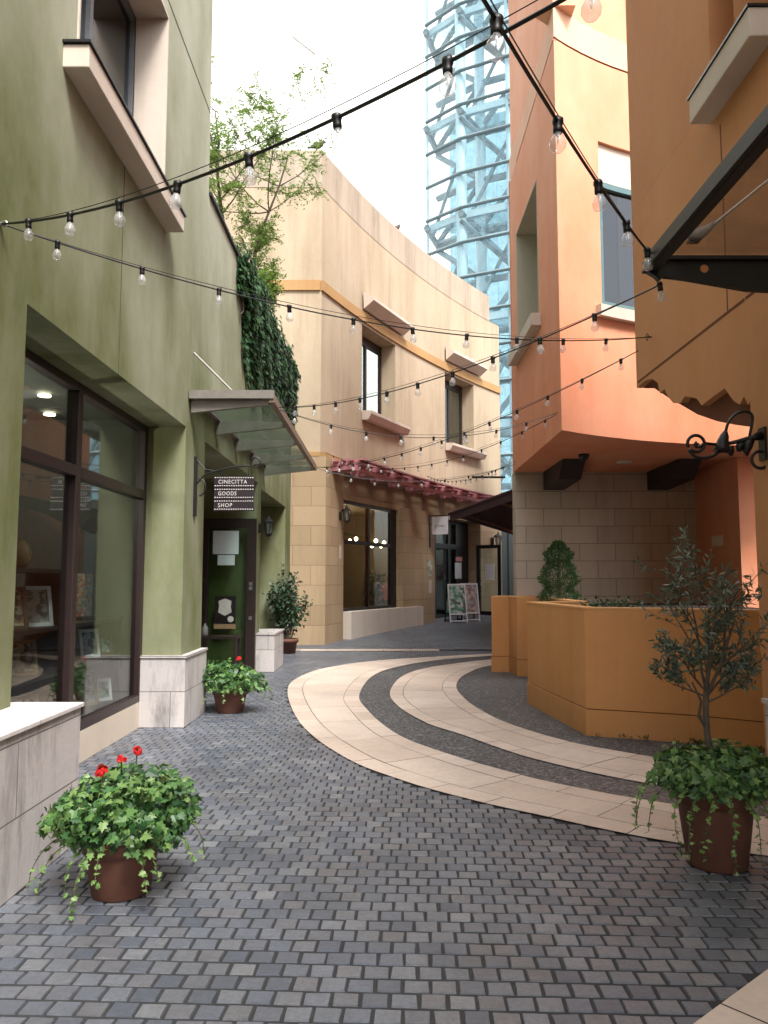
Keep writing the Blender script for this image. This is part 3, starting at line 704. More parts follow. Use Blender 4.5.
# olive tree in a pot
ox, oy = 1.765, 4.22
ol = ivy_pot('olive_tree', 'slender olive tree in a terracotta pot skirted with ivy on the right', ox, oy, .205, .44, .335, .15, .47, 2400, .050, [],
    [(200,.34,.24,.44),(215,.42,.2,.44),(230,.42,.18,.43),(245,.40,.18,.42),(262,.44,.2,.43),(280,.40,.18,.42),(300,.46,.18,.42),(320,.3,.2,.43),(190,.34,.28,.46),(183,.36,.28,.46)], 'tree')
tr = MB(); lf = MB(); tips = []
def grow(p, d, L, r, lv):
    p = Vector(p); d = Vector(d).normalized(); pts = [p.copy()]; rs = [r]; n = 5
    for i in range(n):
        d = (d+rv3()*.13+Vector((0,0,.05))).normalized(); p = p+d*L/n; pts.append(p.copy()); rs.append(r*(1-.5*(i+1)/n))
        if lv >= 1 and i >= 1:
            for _ in range(3 if lv >= 2 else 2):
                dd = (d*.7+rv3()*.9).normalized()
                leaf(lf, p+rv3()*.006, rv3()+Vector((0,0,.3)), dd, rnd(.034,.056), LANCE, .1)
    tr.tube(pts, rs, 6, False)
    if lv < 2:
        for _ in range((5, 4)[lv]):
            k = random.randint(2, n); q = pts[k]
            dd = (d*.75+rv3()*.62+Vector((0,0,.10))).normalized(); grow(q, dd, L*rnd(.45,.72), rs[k]*.62, lv+1)
tr.tube([(ox-.01,oy,.40),(ox-.012,oy,.55),(ox-.03,oy,.68),(ox-.028,oy+.01,.80),(ox-.02,oy+.01,.92)], [.021,.018,.017,.016,.015], 10)
tr.tube([(ox-.028,oy,.70),(ox-.07,oy,.77),(ox-.055,oy,.85),(ox-.10,oy,.95)], [.010,.009,.007,.005], 8)
for d, L, r in (((.08,.1,1),.52,.012),((-.30,.1,1),.44,.009),((.32,-.1,1),.44,.010),((-.15,-.4,1),.38,.009),((.2,.5,1),.38,.009),((.55,.2,.5),.24,.008),((-.55,-.1,.4),.24,.007),((.35,-.3,.2),.2,.006),((-.3,.3,.15),.2,.006)):
    grow((ox-.02,oy+.01,rnd(.84,.93)), d, L, r, 0)
tr.build('trunk', M['bark'], ol, True, recalc=False); lf.build('crown', M['olive'], ol, recalc=False)

# potted shrub by the beige pier
sx_, sy_ = -1.98, 16.0
sb = thing('potted_shrub', 'tall dark leafy shrub in a terracotta pot between the green wall and the sandstone pier', 'shrub', (sx_, sy_, 0))
MB().lathe((sx_,sy_,0), [(.16,0),(.19,.22),(.22,.23),(.22,.30),(.19,.30),(.18,.27),(.01,.27)], 24).build('pot', M['terracotta'], sb, True)
f = MB(); s_ = MB()
for k in range(16):
    a = rnd(0, 2*pi); top = Vector((sx_+cos(a)*rnd(.15,.55), sy_+sin(a)*rnd(.1,.45), rnd(1.0,1.75)))
    b0 = Vector((sx_+cos(a)*.06, sy_+sin(a)*.06, .28)); pts = [b0+(top-b0)*t+Vector((rnd(-.03,.03),rnd(-.03,.03),0)) for t in (0,.25,.5,.75,1)]
    s_.tube(pts, [.010,.009,.007,.005,.003], 5, False)
    for _ in range(105):
        t = rnd(.25, 1.0); q = b0+(top-b0)*t+rv3()*rnd(.02,.17)
        leaf(f, q, rv3()+Vector((0,-.3,.6)), rv3(), rnd(.06,.11), OVAL, .15)
f.build('foliage', M['shrub'], sb, recalc=False); s_.build('stems', M['bark'], sb, recalc=False)

# ivy over the green wall
iv = MB(); 
for _ in range(9500):
    y = rnd(10.55, 17.1); t = (y-10.55)/6.55
    bot = 4.35+.13*(y-11.5)+.9*max(0, 11.5-y)+.14*sin(y*5.1)+.10*sin(y*11.3+1)
    top = 6.28+.10*sin(y*3.7)+.08*sin(y*8.1)
    z = rnd(bot, top)
    if z < bot+.35 and random.random() < .5: continue
    if y < 11.0 and z < 5.6: continue
    th = .05+.14*min(1, (z-bot)/.8)+.06*sin(y*6+z*5)
    d = rnd(.02, max(.05, th))
    if z > 6.15: d = rnd(-.35, .2)
    leaf(iv, (GX+d, y, z), (1, rnd(-.7,.4), rnd(-.2,.8)), (rnd(-.4,.4), rnd(-.6,.6), -1), rnd(.06,.11), IVY, .2)
vn = MB()
for y in [10.8+.34*k for k in range(19)]:
    vn.tube([(GX+.04,y,6.1),(GX+.05,y+.1,5.4),(GX+.04,y-.05,5.3)], .012, 5)
it = thing('wall_ivy', 'dense dark ivy hanging over the top of the green wall', 'ivy', (GX, 13.5, 4.0))
iv.build('foliage', M['ivy_dark'], it, recalc=False); vn.build('stems', M['bark'], it)

# small tree on the green roof
random.seed(21)
tt = thing('rooftop_tree', 'airy light green multi-stemmed tree growing above the ivy covered green wall', 'tree', (-2.55, 13.4, 6.1))
tr = MB(); lf = MB()
def spray(p, d):
    d = Vector(d).normalized(); side = d.cross(Vector((0,0,1))).normalized()
    L = rnd(.16,.32); n = 7
    for i in range(n):
        q = Vector(p)+d*L*i/n+Vector((0,0,-.25*L*(i/n)**2))
        for sgn in (-1,1):
            leaf(lf, q, Vector((0,0,1))+rv3()*.5, d*.5+side*sgn+rv3()*.3, rnd(.035,.06), LANCE if i % 2 else OVAL, .15)
def branch(p, d, L, r, lv):
    p = Vector(p); d = Vector(d).normalized(); pts = [p.copy()]; rs = [r]; n = 6
    for i in range(n):
        d = (d+rv3()*.16+Vector((0,0,.06))).normalized(); p = p+d*L/n; pts.append(p.copy()); rs.append(r*(1-.6*(i+1)/n))
        if lv >= 1 and i >= 2:
            for _ in range(2): spray(p, d*.4+rv3()+Vector((0,0,.1)))
    tr.tube(pts, rs, 6, False)
    if lv < 3:
        for _ in range((7, 4, 1)[lv]):
            k = random.randint(3 if lv == 0 else 2, n); dd = (d*.6+rv3()*1.0+Vector((-.08,0,.12))).normalized(); branch(pts[k], dd, L*rnd(.3,.5), rs[k]*.6, lv+1)
for p, d, L, r in (((-2.55,13.4,6.1),(-.20,0,1),3.4,.035),((-2.5,13.4,6.1),(.02,.1,1),3.2,.035),((-2.45,13.5,6.1),(.2,-.1,.9),1.7,.025),((-2.6,13.3,6.1),(-.05,-.1,1),4.0,.032),((-2.45,13.4,6.1),(.42,.1,.6),.7,.02)):
    branch(p, d, L, r, 0)
tr.build('trunk', M['bark'], tt, True, recalc=False); lf.build('crown', M['tree'], tt, recalc=False)

# ------------------------------------------------------------------ curved beige building
random.seed(5)
BT, BR, BX0, BY0 = R(69), 40., -1.51, 18.
def Pb(s, z, d):
    th = BT-s/BR
    return (BX0+BR*(sin(BT)-sin(th))+d*sin(th), BY0+BR*(cos(th)-cos(BT))-d*cos(th), z)
def Pf(s, z, d): return (s, BY0-d, z)
bb = thing('beige_building', 'curved beige two storey shop building with sandstone ground floor at the end of the lane', 'building', (0, 22, 0))
SE = 11.9
w = MB(); wall(w, Pb, 0, SE, 4.45, 11.03, [(2.38,4.5,5.97,8.38,.55),(7.88,9.95,5.99,8.38,.55)], .6)
wall(w, Pf, -9, BX0, 4.45, 11.03)
e0 = Pb(SE,0,0); e1 = Pb(SE,0,-5)
w.face([(e0[0],e0[1],0),(e1[0],e1[1],0),(e1[0],e1[1],11.03),(e0[0],e0[1],11.03)])
w.build('upper_wall', M['beige'], bb, recalc=False)
w = MB(); wall(w, Pb, 0, 11.2, 11.05, 12.0, (), .6); wall(w, Pf, -9, BX0, 11.05, 12.0); 
for i in range(19):
    a, b = 11.2*i/19, 11.2*(i+1)/19
    w.face([Pb(a,12,0),Pb(b,12,0),Pb(b,12,-.35),Pb(a,12,-.35)]); w.face([Pb(a,11,-.35),Pb(b,11,-.35),Pb(b,12,-.35),Pb(a,12,-.35)])
w.face([Pb(11.2,11.05,0),Pb(11.2,11.05,-.35),Pb(11.2,12,-.35),Pb(11.2,12,0)])
w.build('parapet', M['beige_pale'], bb, recalc=False)
w = MB(); w.mbox(Pb, 0, SE, 11.0, 11.06, -.3, -.02, 19); w.mbox(Pf, -9, BX0-.02, 11.0, 11.06, -.3, -.02); w.build('groove', M['band'], bb)
w = MB(); pr = [Pb(SE*i/19,0,-.3)[:2] for i in range(20)] + [(-1.5,30),(-9,30),(-9,18.3)]; w.face([(x,y,11.02) for x,y in pr]); w.build('roof', M['cream'], bb)
w = MB(); w.mbox(Pb, -.02, SE+.01, 8.45, 8.70, -.05, .05, 24); w.mbox(Pf, -9, BX0-.03, 8.451, 8.699, -.05, .05); w.build('cornice_band', M['band'], bb)
w = MB(); w.mbox(Pb, -.0, SE+.01, 4.40, 4.50, -.03, .06, 24); w.mbox(Pf, -9, BX0-.0, 4.401, 4.499, -.03, .15); w.mbox(Pb, -.1, 1.16, 4.402, 4.498, -.03, .115); w.build('string_course', M['band'], bb)
for s0, s1 in ((2.38,4.5),(7.88,9.95)):
    f = MB()
    for a, b in ((s0+.005,s0+.09),(s0+(s1-s0)*.52,s0+(s1-s0)*.52+.09),(s1-.09,s1-.005)): f.mbox(Pb, a, b, 5.98, 8.37, -.54, -.46)
    f.mbox(Pb, s0+.09, s1-.09, 8.12, 8.37, -.54, -.462); f.mbox(Pb, s0+.09, s1-.09, 5.98, 6.06, -.54, -.462)
    fo = f.build('window', M['frame'], bb)
    MB().mbox(Pb, s0+.02, s1-.02, 6.0, 8.35, -.51, -.50).build('pane', M['glass'], fo)
    k = MB(); k.mbox(Pb, s0-.1, s1+.1, 5.9, 8.45, -2.5, -2.48); k.build('room', M['dark_room'], fo)
    MB().mbox(Pb, s0+.5, s0+.62, 6.02, 8.2, -.62, -.59).build('curtain', M['sill'], fo)
    k = MB(); h = []
    for s in (s0-.02, s1+.42): h.append([Pb(s,5.75,.02),Pb(s,5.75,.20),Pb(s,5.90,.29),Pb(s,5.98,.29),Pb(s,6.0,.02)])
    n = 5; k.add(h[0]+h[1], [tuple(range(n)), tuple(range(2*n-1,n-1,-1))]+[(i,(i+1)%n,n+(i+1)%n,n+i) for i in range(n)])
    k.build('sill', M['sill'], fo)
    k = MB(); h = []
    for s in (s0-.02, s1+.42): h.append([Pb(s,8.78,.06),Pb(s,8.98,.36),Pb(s,9.06,.36),Pb(s,9.26,.05)])
    n = 4; k.add(h[0]+h[1], [tuple(range(n)), tuple(range(2*n-1,n-1,-1))]+[(i,(i+1)%n,n+(i+1)%n,n+i) for i in range(n)])
    k.build('window_hood', M['sill'], fo)
# ground floor
w = MB(); wall(w, Pb, 0, SE, -.2, 4.42, [(1.22,4.68,.70,3.52,.17),(6.92,10.36,-.2,3.52,.65)], .6); wall(w, Pf, -9, BX0, -.2, 4.42)
w.build('ground_floor_wall', M['sandstone'], bb, recalc=False)
c1 = Pb(1.12,0,.10); c2 = Pb(1.12,0,-.05)
MB().prism([(-6,17.86),(-1.36,17.86),c1[:2],c2[:2],(-6,18.05)], -.1, 4.398).build('corner_pier', M['sandstone'], bb)
MB().mbox(Pb, 1.21, 5.75, -.1, .72, .0, .28, 8).build('shopfront_base', plaster('pale_base_plaster', (.70,.64,.56), (.62,.56,.48), .3, (.4,.35,.28)), bb)
MB().mbox(Pb, 4.72, 6.86, -.1, 3.6, .0, .12, 4).build('door_pier', M['sandstone'], bb)
f = MB()
for a, b in ((1.23,1.31),(2.92,3.02),(4.30,4.67)): f.mbox(Pb, a, b, .71, 3.51, -.16, -.07)
for a, b in ((1.31,2.92),(3.02,4.30)):
    for c, d in ((.71,.79),(2.42,2.52),(3.43,3.51)): f.mbox(Pb, a, b, c, d, -.16, -.072)
fo = f.build('shop_window', M['blackframe'], bb)
MB().mbox(Pb, 1.26, 4.6, .75, 3.48, -.12, -.11).build('pane', M['glass'], fo)
rm = MB(); q = lambda s,z,d: Pb(s,z,d)
rm.face([q(.6,.3,-4.2),q(6.85,.3,-4.2),q(6.85,3.7,-4.2),q(.6,3.7,-4.2)]); rm.face([q(.6,.3,-.18),q(.6,.3,-4.2),q(.6,3.7,-4.2),q(.6,3.7,-.18)]); rm.face([q(6.85,.3,-.18),q(6.85,.3,-4.2),q(6.85,3.7,-4.2),q(6.85,3.7,-.18)])
rm.face([q(.6,.4,-.18),q(6.85,.4,-.18),q(6.85,.4,-4.2),q(.6,.4,-4.2)]); rm.face([q(.6,3.65,-.18),q(6.85,3.65,-.18),q(6.85,3.65,-4.2),q(.6,3.65,-4.2)])
rm.build('shop_interior', M['warm_room'], bb)
f = MB()
for a, b in ((6.93,7.02),(7.82,8.12),(8.95,9.1),(9.5,10.35)): f.mbox(Pb, a, b, .0, 3.51, -.6, -.5)
for a, b in ((7.02,7.82),(8.12,8.95),(9.1,9.5)):
    for c, d in ((.1,.34),(2.55,2.72),(3.42,3.51)): f.mbox(Pb, a, b, c, d, -.6, -.502)
fo = f.build('door_frame', M['blackframe'], bb)
MB().mbox(Pb, 7.0, 9.52, .3, 3.45, -.56, -.55).build('pane', M['glass'], fo)
rm = MB(); rm.face([q(6.9,.2,-3.6),q(11,.2,-3.6),q(11,3.7,-3.6),q(6.9,3.7,-3.6)]); rm.face([q(6.9,.2,-.66),q(6.9,.2,-3.6),q(6.9,3.7,-3.6),q(6.9,3.7,-.66)]); rm.face([q(11,.2,-.66),q(11,.2,-3.6),q(11,3.7,-3.6),q(11,3.7,-.66)]); rm.face([q(6.9,3.66,-.66),q(11,3.66,-.66),q(11,3.66,-3.6),q(6.9,3.66,-3.6)]); rm.face([q(6.9,.25,-.66),q(11,.25,-.66),q(11,.25,-3.6),q(6.9,.25,-3.6)])
rm.build('entrance_interior', M['dark_room'], bb)
def Pd(s, z, d):   # open door leaf, square to the wall
    th = BT-10.33/BR; b = Pb(10.33, z, 0)
    return (b[0]+s*sin(th)-d*cos(th), b[1]-s*cos(th)-d*sin(th), z)
f = MB()
for a, b in ((-.15,-.02),(.68,.80)): f.mbox(Pd, a, b, .28, 2.72, -.03, .03)
f.mbox(Pd, -.02, .68, 2.60, 2.72, -.03, .03); f.mbox(Pd, -.02, .68, .28, .42, -.03, .03)
fo = f.build('door', M['blackframe'], bb); MB().mbox(Pd, -.03, .69, .41, 2.61, -.005, .005).build('pane', M['glass'], fo)
h = MB(); h.mbox(Pd, .0, .05, 1.3, 1.42, .031, .05); h.build('lock', M['chrome'], fo)
# pergola hood over the shopfront
pg = thing('slatted_hood', 'dusty red slatted hood over the sandstone shop window and door', 'canopy', (1, 22, 4))
k = MB(); k.mbox(Pb, .25, 10.2, 4.22, 4.38, .07, .13, 16); k.build('wall_rail', M['maroon'], pg)
k = MB(); k.mbox(Pb, .15, 10.2, 4.06, 4.16, .78, .86, 16); k.build('front_rail', M['maroon'], pg)
for i in range(9):
    s = .3+i*1.16; k = MB()
    pr = [Pb(s,4.30,.13),Pb(s,4.30,.9),Pb(s,4.22,.98),Pb(s,4.12,.72),Pb(s,4.09,.13)]
    pr2 = [Pb(s+.11,p[2],0) for p in pr]; off = Vector(Pb(s+.42,0,0))-Vector(Pb(s,0,0)); k.extr(pr, off); k.build('bracket', M['maroon'], pg)
for d in (.22, .42, .62, .88):
    k = MB(); k.mbox(Pb, .2, 10.2, 4.305, 4.345, d, d+.13, 16); k.build('slat', M['maroon'], pg)
# small wall pieces
lantern('black wall lantern on the sandstone corner pier left of the lit shop window', Pb(.85,2.95,.115), (.93,-.36), 1.15, 'lanterns on the sandstone shop')
lantern('small black wall lantern beyond the open shop door', Pb(11.15,2.75,.02), (.81,-.59), 1.5, 'lanterns on the sandstone shop')
tag(MB().mbox(Pb, .55, .95, 2.02, 2.34, .102, .125).build('wall_plaque', M['sill']), 'pale square plaque on the sandstone corner pier below the lantern', 'plaque')
tag(MB().mbox(Pb, 6.35, 6.65, 1.62, 2.1, .122, .14).build('wall_plaque', blotch('plaque_print', [(.3,.32,.2),(.5,.5,.45),(.2,.25,.15)], 9)), 'upper mottled plaque on the sandstone pier by the shop door', 'plaque')
tag(MB().mbox(Pb, 6.42, 6.60, 1.10, 1.5, .122, .14).build('wall_plaque', M['sill']), 'narrow pale plaque on the sandstone pier under the mottled plaque', 'plaque')
ws = thing('hanging_sign', 'square white hanging sign with faint grey script beside the shop door', 'sign', Pb(6.5, 3.0, .2))
def Ps(s, z, d):
    th = BT-6.5/BR; b = Pb(6.5, z, .15)
    return (b[0]+s*sin(th)-d*cos(th)*1, b[1]-s*cos(th)-d*sin(th), z)
MB().mbox(Ps, .08, .60, 2.90, 3.44, -.03, .03).build('board', M['white'], ws)
k = MB()
for sd in (-1, 1):
    pts = [(.2,3.2),(.17,3.14),(.21,3.10),(.25,3.15),(.24,3.22),(.28,3.13),(.32,3.19),(.35,3.13),(.39,3.19),(.42,3.13),(.47,3.2),(.45,3.13),(.5,3.15)]
    k.tube([Ps(a,b,sd*.033) for a,b in pts], .009, 5)
k.build('script', M['grey_letter'], ws)
k = MB(); k.mbox(Ps, -.02, .0, 2.5, 3.5, -.03, .03); k.tube([Ps(0,3.48,0),Ps(.62,3.48,0)], .014, 6); k.tube([Ps(0,3.2,0),Ps(.09,3.2,0)], .012, 6); k.build('bracket', M['black'], ws)
# sandwich boards
def aboard(label, c, ang, pm, s=1.0):
    t = thing('sandwich_board', label, 'sandwich board', c, 'sandwich boards by the shop door')
    ca_, sa_ = cos(ang), sin(ang); H = 1.18*s; W_ = .29*s
    def q(a, z, d): return (c[0]+a*ca_-d*sa_, c[1]+a*sa_+d*ca_, c[2]+z)
    for sg_, nm in ((-1,'front_panel'),(1,'back_panel')):
        k = MB(); lean = .23*s
        def pt(a, z, th): d = sg_*(lean*(1-z/H)+.02+th); return q(a, z, d)
        def bx(m, a0, a1, z0, z1, t0, t1): m.hexa([pt(a0,z0,t1),pt(a1,z0,t1),pt(a1,z0,t0),pt(a0,z0,t0),pt(a0,z1,t1),pt(a1,z1,t1),pt(a1,z1,t0),pt(a0,z1,t0)])
        bx(k, -W_, -W_+.035, 0, H, 0, .03); bx(k, W_-.035, W_, 0, H, 0, .03); bx(k, -W_+.035, W_-.035, H-.04, H, 0, .03); bx(k, -W_+.035, W_-.035, .24, .28, 0, .03); bx(k, -W_+.035, W_-.035, .04, .07, 0, .03)
        fo = k.build(nm, M['white'] if sg_ < 0 else M['black'], t)
        k = MB(); bx(k, -W_+.035, W_-.035, .28, H-.04, .004, .018); k.build('poster', pm, fo)
    return t
c = Pb(7.05, 0, .75); aboard('sandwich board with a green and white poster, left of the two by the shop door', (c[0], c[1], gz(c[0], c[1])), R(15), blotch('green_poster', [(.10,.26,.17),(.34,.42,.38),(.14,.30,.22),(.5,.5,.48),(.08,.12,.10)], 11))
c = Pb(7.75, 0, .85); aboard('sandwich board with a brown food poster, right of the two by the shop door', (c[0], c[1], gz(c[0], c[1])), R(15), blotch('brown_poster', [(.40,.30,.26),(.30,.14,.10),(.5,.42,.38),(.22,.24,.3),(.45,.36,.3)], 11))
tag(MB().mbox(Pb, 9.4, 9.85, 1.55, 2.1, -.498, -.488).build('paper_notice', M['paper']), 'pale blue paper notice on the black door stile of the sandstone shop', 'notice')
tag(MB().mbox(Pd, .2, .55, 1.5, 2.05, .008, .014).build('paper_notice', M['white']), 'white paper notice on the opened glass door of the sandstone shop', 'notice')
tag(MB().mbox(Pb, 9.45, 9.9, 2.15, 2.3, -.498, -.488).build('sticker', simple('pink_sticker', (.6,.25,.25), .5)), 'small pink sticker above the paper on the black shop door', 'sticker')
# inside the lit shop
for i, (s, d, z) in enumerate(((5.5,-2.14,2.71),(5.7,-2.04,2.78),(5.2,-1.17,2.53),(5.8,-1.38,2.71),(5.4,-.97,2.53),(6.0,-1.21,2.65))):
    p = Pb(s, z, d)
    lab = ['pendant bulb at the far left of the lit shop window', 'second pendant bulb from the left in the lit shop window', 'pendant bulb just right of the lit shop window mullion', 'fourth pendant bulb from the left in the lit shop window', 'lowest pendant bulb in the right pane of the lit shop', 'pendant bulb furthest right in the lit shop window'][i]
    t = thing('pendant_lamp', lab, 'lamp', p, 'pendant bulbs in the lit shop')
    MB().lathe(p, [(.01,.07),(.05,.035),(.055,0),(.035,-.045),(.005,-.06)], 12).build('bulb', M['pendant'], t, True)
    MB().tube([(p[0],p[1],p[2]+.065),(p[0],p[1],3.64)], .006, 5).build('cord', M['black'], t)
p = Pb(6.1, 0, -1.28)
ch = thing('orange_chair', 'orange chair inside the lit shop window at the right', 'chair', (p[0], p[1], .4))
q_ = (p[0], p[1], .4)
MB().box(q_[0]-.25,q_[0]+.25,q_[1]-.25,q_[1]+.25,.82,.90).build('seat', M['orange'], ch)
MB().box(q_[0]-.25,q_[0]+.25,q_[1]+.2,q_[1]+.26,.9,1.42).build('backrest', M['orange'], ch)
for a, b in ((-.22,-.22),(.22,-.22),(-.22,.22),(.22,.22)): MB().tube([(q_[0]+a,q_[1]+b,.4),(q_[0]+a,q_[1]+b,.82)], .018, 6).build('leg', M['black'], ch)
p = Pb(5.5, 0, -1.3); ip = thing('indoor_plant', 'dark leafy potted plant inside the lit shop window', 'plant', (p[0], p[1], .4))
MB().lathe((p[0],p[1],.4), [(.14,0),(.18,.3),(.15,.3),(.01,.28)], 16).build('pot', M['white'], ip, True)
f = MB()
for _ in range(170): leaf(f, (p[0]+rnd(-.3,.3), p[1]+rnd(-.3,.3), rnd(.75,1.7)), rv3(), rv3(), rnd(.10,.2), OVAL)
f.build('foliage', M['shrub'], ip, recalc=False)
def plight(name, loc, e, c, r=.08):
    l = bpy.data.lights.new(name, 'POINT'); l.energy = e; l.color = c; l.shadow_soft_size = r
    o = bpy.data.objects.new(name, l); col.objects.link(o); o.location = loc; return o
plight('shop_lamp_light', Pb(6.45, 1.85, -.95), 7, (1,.62,.22)); plight('pendant_light', Pb(4.6, 2.9, -1.9), 14, (1,.75,.45))
plight('green_shop_light', (-3.6, 6.6, 2.5), 30, (1,.9,.75), .05)
# birds
def bird(label, loc, ang):
    t = thing('bird', label, 'bird', loc, 'small birds on the parapet')
    b = MB(); ca_, sa_ = cos(ang), sin(ang)
    P_ = lambda a, z: (loc[0]+a*ca_, loc[1]+a*sa_, loc[2]+z)
    b.tube([P_(-.26,.06),P_(-.14,.10),P_(-.06,.14),P_(.03,.18),P_(.09,.23),P_(.12,.28),P_(.15,.30),P_(.18,.295),P_(.215,.285)], [.022,.026,.06,.075,.062,.042,.045,.03,.004], 10)
    b.build('body', M['feather'], t, True)
    for s in (-.02,.025): MB().tube([P_(s,.11),P_(s+.005,0)], .006, 5).build('leg', M['black'], t)
bird('small dark bird perched on the corner of the beige parapet', Pb(.05, 12.0, -.15), R(20))
bird('small dark bird perched midway along the beige parapet', Pb(4.9, 12.0, -.15), R(60))

# dark service wall in the gap
sv = thing('service_wall', 'dark green panelled wall in the gap beyond the sandstone shop', 'wall', (5.2, 30, 0))
MB().box(4.1, 9, 29.8, 30.1, 0, 4.6).build('panel', simple('dark_green_panel', (.022,.034,.036), .6), sv)
k = MB(); 
for i in range(8): k.box(4.2+i*.6, 4.24+i*.6, 29.76, 29.799, .3, 4.5)
k.build('rib', M['metal_dark'], sv)
MB().box(3.95, 4.35, 29.1, 29.5, 0, 4.4).build('pillar', M['cream'], sv)

# ------------------------------------------------------------------ salmon building
ST, SR, SX, SY = R(38), 5.4, 2.25, 9.6
def Pr(s, z, d):
    th = ST-s/SR
    return (SX+SR*(sin(ST)-sin(th))+d*sin(th), SY+SR*(cos(th)-cos(ST))-d*cos(th), z)
def Pl(s, z, d): return (SX+.008*s-d, SY+s, z)
SB, SP, STP = 3.39, 8.65, 9.12
sbld = thing('salmon_building', 'salmon orange building with overhanging upper storey above a tan block wall', 'building', (4, 12, 0))
w = MB(); wall(w, Pl, 0, 3.8, SB, SP, [(1.30,3.15,5.35,7.42,.5)]); wall(w, Pr, 0, 4.2, SB, SP, [(.82,1.95,5.16,7.5,.12)], .3)
w.build('wall', M['salmon'], sbld, recalc=False)
w = MB(); wall(w, Pl, 0, 3.8, SP+.03, STP); wall(w, Pr, 0, 4.2, SP+.03, STP, (), .3)
for i in range(14):
    a, b = .3*i, .3*(i+1); w.face([Pr(a,STP,0),Pr(b,STP,0),Pr(b,STP,-.3),Pr(a,STP,-.3)]); w.face([Pr(a,SP,-.03),Pr(b,SP,-.03),Pr(b,SP+.03,-.03),Pr(a,SP+.03,-.03)])
w.face([Pl(0,STP,0),Pl(3.8,STP,0),Pl(3.8,STP,-.3),Pl(0,STP,-.3)]); w.face([Pl(0,SP-.02,-.03),Pl(3.8,SP-.02,-.03),Pl(3.8,SP+.05,-.03),Pl(0,SP+.05,-.03)])
w.build('parapet', plaster('pale_salmon_plaster', (.72,.47,.33), (.66,.40,.27), .25, (.5,.3,.2)), sbld, recalc=False)
sf = MB(); pts = [Pr(.3*i,0,0)[:2] for i in range(15)] + [(7,13.45),(2.28,13.45)]; sf.face([(x,y,SB+.002) for x,y in pts]); sf.build('soffit', M['salmon'], sbld, recalc=False); sf = MB(); sf.face([(x,y,STP-.02) for x,y in pts]); sf.build('parapet_deck', M['salmon'], sbld, recalc=False)
MB().box(2.30, 5.62, 13.40, 13.7, 0, SB).build('block_wall', M['block'], sbld)
pr = [(2.32,13.72),(4.6,25),(9,25),(9,13.72)]; MB().prism(pr, 0, 8.9).build('rear_wing', M['salmon'], sbld)
MB().prism([(5.45,11.75),(7.2,11.75),(7.2,13.41),(5.45,13.41)], 0, SB+.001).build('pier', M['salmon'], sbld)
w = MB(); w.prism([(2.62,11.2),(8,11.2),(8,15.2),(2.62,15.2)], 9.0, 15.5); w.build('upper_storey', M['salmon'], sbld)
MB().box(2.2, 8.2, 11.0, 15.3, 15.5, 15.7).build('eaves', M['canopy_metal'], sbld)
f = MB(); f.box(4.2,4.28,11.12,11.19,10.2,12); f.box(5.4,5.48,11.12,11.19,10.2,12); f.box(4.28,5.4,11.12,11.19,11.92,12); f.box(4.28,5.4,11.12,11.19,10.2,10.28)
fo = f.build('window', M['teal_frame'], sbld); MB().box(4.27,5.41,11.14,11.16,10.27,11.93).build('pane', M['sky_glass'], fo)
# side window
f = MB(); f.mbox(Pl, 1.30, 3.15, 5.36, 7.41, -.5, -.47); fo = f.build('window', M['sky_glass'], sbld)
k = MB(); k.mbox(Pl, 3.128, 3.148, 5.36, 7.41, -.47, .008); k.mbox(Pl, 1.302, 1.322, 5.36, 7.41, -.47, .008); k.mbox(Pl, 1.323, 3.127, 7.395, 7.418, -.47, .008); k.build('window_surround', M['palegreen'], fo)
MB().mbox(Pl, 1.2, 3.35, 5.16, 5.345, -.02, .14).build('sill', M['sill'], fo, bevel=.008)
# front window
f = MB()
for a, b in ((.825,.90),(1.87,1.945)): f.mbox(Pr, a, b, 5.18, 6.95, -.11, -.03)
f.mbox(Pr, .9, 1.87, 6.87, 6.95, -.11, -.03, 3); f.mbox(Pr, .9, 1.87, 5.18, 5.26, -.11, -.03, 3)
fo = f.build('window', M['teal_frame'], sbld)
MB().mbox(Pr, .88, 1.9, 5.2, 6.9, -.10, -.085, 3).build('pane', M['sky_glass'], fo)
MB().mbox(Pr, .822, 1.948, 6.952, 7.498, -.115, -.05, 4).build('spandrel', M['cream'], fo)
MB().mbox(Pr, .70, 2.05, 5.0, 5.155, -.02, .10, 4).build('sill', M['sill'], fo)
k = MB()
k.mbox(Pl, 1.9, 1.908, 3.4, 5.1, -.01, .002); k.build('wall_joint', M['band'], sbld)
for x in (2.80, 4.62):
    k = MB(); k.hexa([(x,12.25,SB-.28),(x+.36,12.25,SB-.28),(x+.36,13.40,SB-.32),(x,13.40,SB-.32),(x,11.9,SB+.001),(x+.36,11.9,SB+.001),(x+.36,13.40,SB+.001),(x,13.40,SB+.001)]); k.build('corbel', simple('dark_timber_corbel', (.030,.016,.012), .7), sbld)
MB().lathe((3.85,12.2,SB-.022), [(.11,0),(.13,.02)], 20).build('soffit_lamp', M['cream'], sbld)
k = MB(); k.lathe((3.02,11.5,SB-.09), [(.02,0),(.06,.02),(.085,.06),(.085,.09)], 16); tag(k.build('security_camera', M['black'], None, True), 'small black dome camera under the salmon overhang', 'camera')
tag(MB().box(5.435, 5.449, 12.35, 12.75, 2.05, 2.22).build('wall_plaque', M['cream']), 'small cream plaque on the shaded salmon pier', 'plaque')
tag(MB().tube([(2.7,17.0,3.78),(1.95,16.9,3.77)], .025, 6).build('bracket_rod', M['metal_dark']), 'dark horizontal rod sticking out left of the salmon building above the awning', 'rod')

